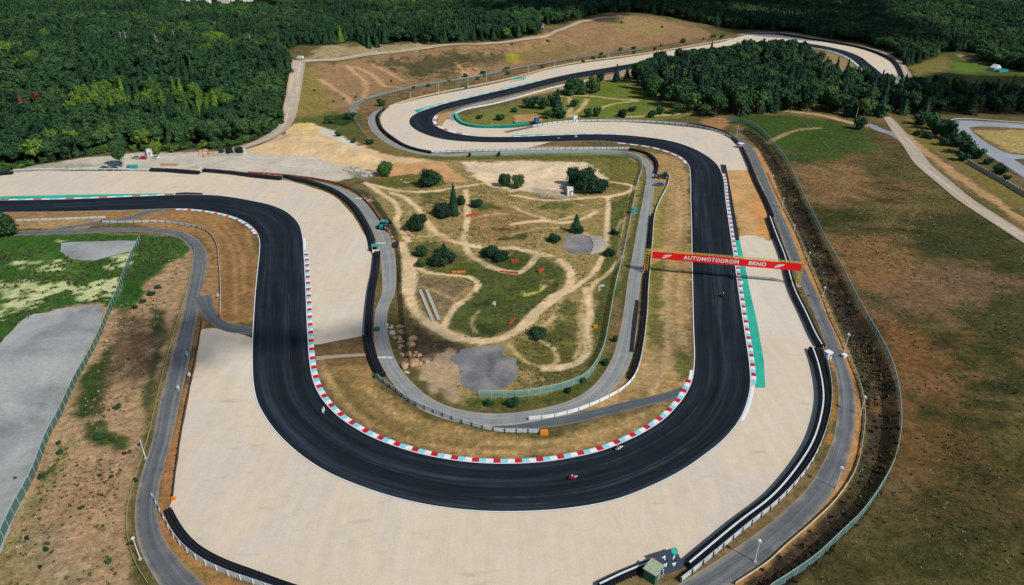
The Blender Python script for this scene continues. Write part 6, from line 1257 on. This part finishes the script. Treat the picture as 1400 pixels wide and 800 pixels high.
# teal marshal post at the left gravel bed
def marshal_post():
    x, y, z = gt(514, 344); r0 = empty('marshal_post', (x, y, z), .1, 'open marshal post with a teal roof at the gap of the left tyre walls', 'marshal post')
    for a in (-1.1, 1.1):
        for b in (-.9, .9): MB().tube((a, b, 0), (a, b, 2.3), .06, 6).build('post', M['steel'], r0)
    MB().box((0, 0, 2.38), (2.7, 2.3, .14)).build('roof', M['tealp'], r0); MB().box((0, -.95, .6), (2.2, .07, 1.1)).build('front_board', M['steel'], r0); MB().box((.2, .1, .45), (.7, .5, .9)).build('cabinet', M['orange'], r0)
marshal_post()
def flag_board(px, py, dims, mat, label, name='barrier_block', cat='barrier', rz=0.0):
    x, y, z = gt(px, py); a, b, h = dims; r0 = empty(name, (x, y, z), rz, label, cat); n_ = max(1, int(a/1.3)); q = MB().box((0, 0, h/2), (a/n_-.06, b, h), 0, 0, .9).me('segment'); q.materials.append(M[mat])
    for k in range(n_): link('segment', q, None, r0, (-a/2+(k+.5)*a/n_, 0, 0), (0, 0, random.uniform(-.06, .06)))
    return r0
flag_board(744, 593.5, (1.9, .9, 1.0), 'orange', 'bright orange crash barrier at the end of the blue grey rail'); flag_board(627, 373, (4.4, .6, .6), 'orange', 'long orange barrier lying beside the dirt track below the dark pine'); flag_board(645, 295, (4.2, .8, .8), 'redp', 'faded red barrier right of the straight dirt trail', rz=.5)
flag_board(704, 358, (2.6, .8, .8), 'redp', 'faded red barrier at the dirt loop, upper of two'); flag_board(739, 371, (2.6, .8, .8), 'redp', 'faded red barrier in the green loop, lower of two', rz=.9); flag_board(696, 373, (6, .35, .5), 'redp', 'thin red edging along the curve of the dirt loop', rz=-.2); flag_board(814, 448, (1.2, .7, .8), 'orange', 'small orange block beside the straight dirt track'); flag_board(700, 440, (4, .35, .5), 'redp', 'thin reddish edging beside the lower dirt bend', rz=1.1)
flag_board(1013, 387, (1.4, .5, .5), 'white', 'small white marker lying beside the teal run-off'); flag_board(238, 683, (.9, .5, .6), 'orange', 'small orange marker at the left rim of the gravel'); flag_board(516, 452, (1.4, 1.0, 1.0), 'greenp', 'green box behind the thick tyre wall, upper'); flag_board(516, 517, (1.1, .9, 1.2), 'greenp', 'green box at the lower end of the thick tyre wall')
flag_board(525, 489.5, (4.4, .3, .35), 'white', 'white bar lying across the inner service road', 'road_bar', 'bar'); flag_board(493, 271.5, (4.0, .3, .3), 'white', 'thin white bar across the upper inner service road', 'road_bar', 'bar'); flag_board(520, 333, (3.2, .3, .3), 'white', 'thin white bar across the road at the teal post', 'road_bar', 'bar')
flag_board(313, 213.5, (14, 1.0, 1.4), 'concrete', 'row of pale concrete blocks in the builders yard', 'block_row', 'concrete blocks'); flag_board(232, 227, (8, 1.0, 1.2), 'sand', 'low pile of pale slabs behind the far tyre wall', 'block_row', 'concrete blocks'); flag_board(203, 229.5, (5, .8, .6), 'concrete', 'pale trailer bed behind the far barrier', 'trailer', 'trailer')
# start grids: two rows of concrete slabs
for (a, b), lb in ((((574, 397), (592, 440)), 'left row of white concrete slabs on the dirt start area'), (((583, 397), (600, 438)), 'right row of white concrete slabs on the dirt start area')):
    p, q = Vector(gt(*a)), Vector(gt(*b)); r0 = empty('slab_row', p, 0, lb, 'concrete slabs'); L = (q-p).length; ang = math.atan2(q.y-p.y, q.x-p.x); n_ = 17; sm = MB().box((0, 0, .2), (L/n_*.80, .95, .3)).me('slab'); sm.materials.append(M['concrete'])
    for k in range(n_): t = (k+.5)/n_; pt = p.lerp(q, t); link('slab', sm, None, r0, (pt.x-p.x, pt.y-p.y, hz(pt.x, pt.y)-p.z), (0, 0, ang+random.uniform(-.06, .06)))
p = Vector(gt(818, 343)); r0 = empty('concrete_steps', p, 0, 'fan of pale concrete beams beside the grey round pad', 'concrete beams'); sm = MB().box((0, 0, .22), (4.6, .85, .34)).me('beam'); sm.materials.append(M['concrete'])
for k in range(9): q = Vector(gt(814+6*math.sin(k*.38), 346-k*2.6)); link('beam', sm, None, r0, (q.x-p.x, q.y-p.y, hz(q.x, q.y)-p.z), (0, 0, .5-.12*k))
# boulders and heaps
def rocks(name, pts, rad, mat, label, cat='rocks', seed=1, cnt=5):
    r_ = random.Random(seed); c = gt(*pts[len(pts)//2]); r0 = empty(name, c, 0, label, cat)
    for px, py in pts:
        x, y, z = gt(px, py)
        for k in range(cnt):
            m = MB().ball((0, 0, 0), 1, 7); m.V = [tuple(Vector(v)*r_.uniform(.75, 1.15)) for v in m.V]; s_ = rad*r_.uniform(.5, 1.15)
            o = m.build('rock', M[mat], r0, (x-c[0]+r_.uniform(-1, 1)*rad*1.1, y-c[1]+r_.uniform(-1, 1)*rad*1.1, z-c[2]+s_*.15)); o.scale = (s_*r_.uniform(.8, 1.3), s_, s_*.6)
    return r0
rocks('sand_heap', [(561, 464), (562, 472), (564, 482), (566, 489)], 1.05, 'sand', 'line of sandy boulders just inside the left fence', seed=2, cnt=2); rocks('sand_heap', [(560, 499), (566, 499), (572, 497), (577, 496)], 1.2, 'sand', 'sandy heap at the lower end of the left fence', seed=3, cnt=3)
rocks('rubble_heap', [(545, 448), (548, 455), (543, 462), (549, 466)], .7, 'sand', 'reddish rubble between the inner road and the left fence', seed=4); rocks('rubble_heap', [(532, 447), (534, 455)], .8, 'concrete', 'pale broken blocks at the roadside above the white bar', seed=5, cnt=4); rocks('rubble_heap', [(549, 475), (550, 485), (553, 495)], .6, 'sand', 'low earth ridge along the inside of the left road', seed=6, cnt=4)
rocks('rubble_heap', [(474, 232), (480, 234), (487, 233), (494, 235), (502, 237), (510, 240), (484, 230), (498, 241)], 1.0, 'concrete', 'grey rubble heap at the upper left corner of the infield', seed=7, cnt=8); rocks('rubble_heap', [(264, 236), (267, 229), (273, 230)], .8, 'sand', 'pale debris in the gap of the far tyre walls', seed=8)
rocks('rubble_heap', [(278, 211), (284, 213), (291, 210), (276, 207)], 1.3, 'sand', 'brown timber and earth pile at the forest edge of the yard', seed=9); rocks('rubble_heap', [(538, 325), (539, 331)], .8, 'sand', 'pinkish stones at the roadside behind the teal loader', seed=10, cnt=3); rocks('rubble_heap', [(502, 271), (505, 274)], .9, 'sand', 'pinkish stones on the bend of the inner service road', seed=11, cnt=4)
rocks('rubble_heap', [(555, 496), (556, 510)], .5, 'concrete', 'white stones beside the road at the lower end of the fence', seed=12, cnt=4); rocks('rubble_heap', [(674, 415), (676, 416)], .5, 'concrete', 'white stones lying in the green centre of the dirt loop', seed=13, cnt=4); rocks('rubble_heap', [(818, 393), (820, 397), (822, 391)], .5, 'concrete', 'pale stones right of the dirt junction', seed=14, cnt=4)
rocks('rubble_heap', [(552, 313), (558, 318), (562, 322)], .8, 'sand', 'pinkish slabs by the trail near the loader', seed=15, cnt=4); rocks('rubble_heap', [(548, 246), (553, 249), (558, 250)], .5, 'concrete', 'small grey stones in the grass below the sand heap', seed=16, cnt=4)
M['pale_roof'] = flat('pale green roof', (.30, .36, .24), .7, .2)
# navy cover with white lettering at the end of the bottom tyre wall, and the hut beside it
def end_cover():
    a = Vector((*g(900, 777), 0)); b = Vector((*g(927, 768), 0)); d = b-a; rz = math.atan2(d.y, d.x); r0 = empty('cover_panel', (a+b)/2, rz, 'navy sloping cover with white lettering and a teal disc at the bottom edge', 'cover')
    MB().box((0, 0, .95), (4.4, 3.6, .16), 0, 0, 1, ('X', .42)).build('panel', M['navy'], r0); MB().box((-2.45, -.2, .85), (.5, 3.0, .14), 0, 0, 1, ('X', .42)).build('side_strip', M['redcar'], r0)
    q = empty('marking', (0, 0, 1.07), 0); q.parent = r0; q.rotation_euler = (.42, 0, 0)
    for s_, x, y, r_ in (('P', .7, -.7, 2.5), ('I', 1.15, .25, 2.5), ('P', -.9, -.4, 2.5), ('V', -.5, .75, 2.5)):
        tm = text_mesh(s_, 1.0, .03); tm.materials.append(M['white']); link('lettering', tm, None, q, (x, y, .0), (0, 0, r_-2.5+math.pi*.72))
    MB().tube((1.75, 1.15, -.02), (1.75, 1.15, .06), .62, 18).build('disc', M['teal_paint'], q)
    hut(892, 789, (2.6, 2.2, 2.3), rz+.5, 'greenp', 'pale_roof', 'dark green hut with a pale green roof behind the bottom tyre wall'); 
    x, y, z = gt(893, 782); MB
end_cover()

# ================================================================== DRIFTING CLOUDS whose shade falls on the land
def mat_cloud(tr):
    m, n, l, b = newmat('cloud'); b.inputs['Base Color'].default_value = (.9, .9, .92, 1); b.inputs['Alpha'].default_value = 1-tr; b.inputs['Roughness'].default_value = 1; b.inputs['Specular IOR Level'].default_value = 0; return m
def cloud(poly, alt, step, rad, tr, seed, squash=.35, label=None):
    r_ = random.Random(seed); P = scatter(poly, step, min(p[0] for p in poly), max(p[0] for p in poly), min(p[1] for p in poly), max(p[1] for p in poly), seed=seed)
    off = sd*(alt/sd.z); c = P.mean(0); m = MB()
    for x, y in P:
        n_ = fbm(np.array([x]), np.array([y]), step*5, seed)[0]
        if n_ < .40: continue
        q = MB().ball((0, 0, 0), 1, 10); s_ = rad*r_.uniform(.7, 1.3)
        m.add([(v[0]*s_*r_.uniform(.92, 1.08)+x-c[0], v[1]*s_*r_.uniform(.92, 1.08)+y-c[1], v[2]*s_*squash+r_.uniform(0, rad*.3)) for v in q.V], q.F)
    tag(m.build('cloud', mat_cloud(tr), None, (c[0]+off.x, c[1]+off.y, alt), smooth=True), kind='structure')
cloud([g(*p) for p in [(165, 462), (210, 432), (262, 425), (330, 455), (420, 452), (505, 440), (560, 428), (605, 450), (650, 470), (620, 492), (575, 500), (560, 490), (500, 478), (430, 468), (330, 478), (275, 500), (205, 525), (160, 510)]], 640, 3.6, 2.9, .74, 3)
cloud([g(*p) for p in [(890, 466), (944, 470), (944, 490), (895, 488)]], 600, 3.2, 2.4, .62, 6)
far_c = [g(560, 58), g(700, 46), g(760, 30), g(860, 14), g(1000, 36), g(1130, 46), g(1190, 42), g(1260, 70), g(1290, 66), g(1340, 52)]
FARC = [(-60, 770), (70, 800), (170, 880), (250, 850), (330, 740), (420, 690), (450, 860), (560, 1150), (560, 1500), (-160, 1500), (-120, 950)]
cloud(FARC, 900, 26, 24, .45, 12)
cloud([g(*p) for p in [(1190, 118), (1240, 104), (1300, 102), (1400, 106), (1560, 112), (1560, 160), (1400, 156), (1300, 152), (1240, 150), (1200, 140)]], 700, 13, 11, .5, 15)
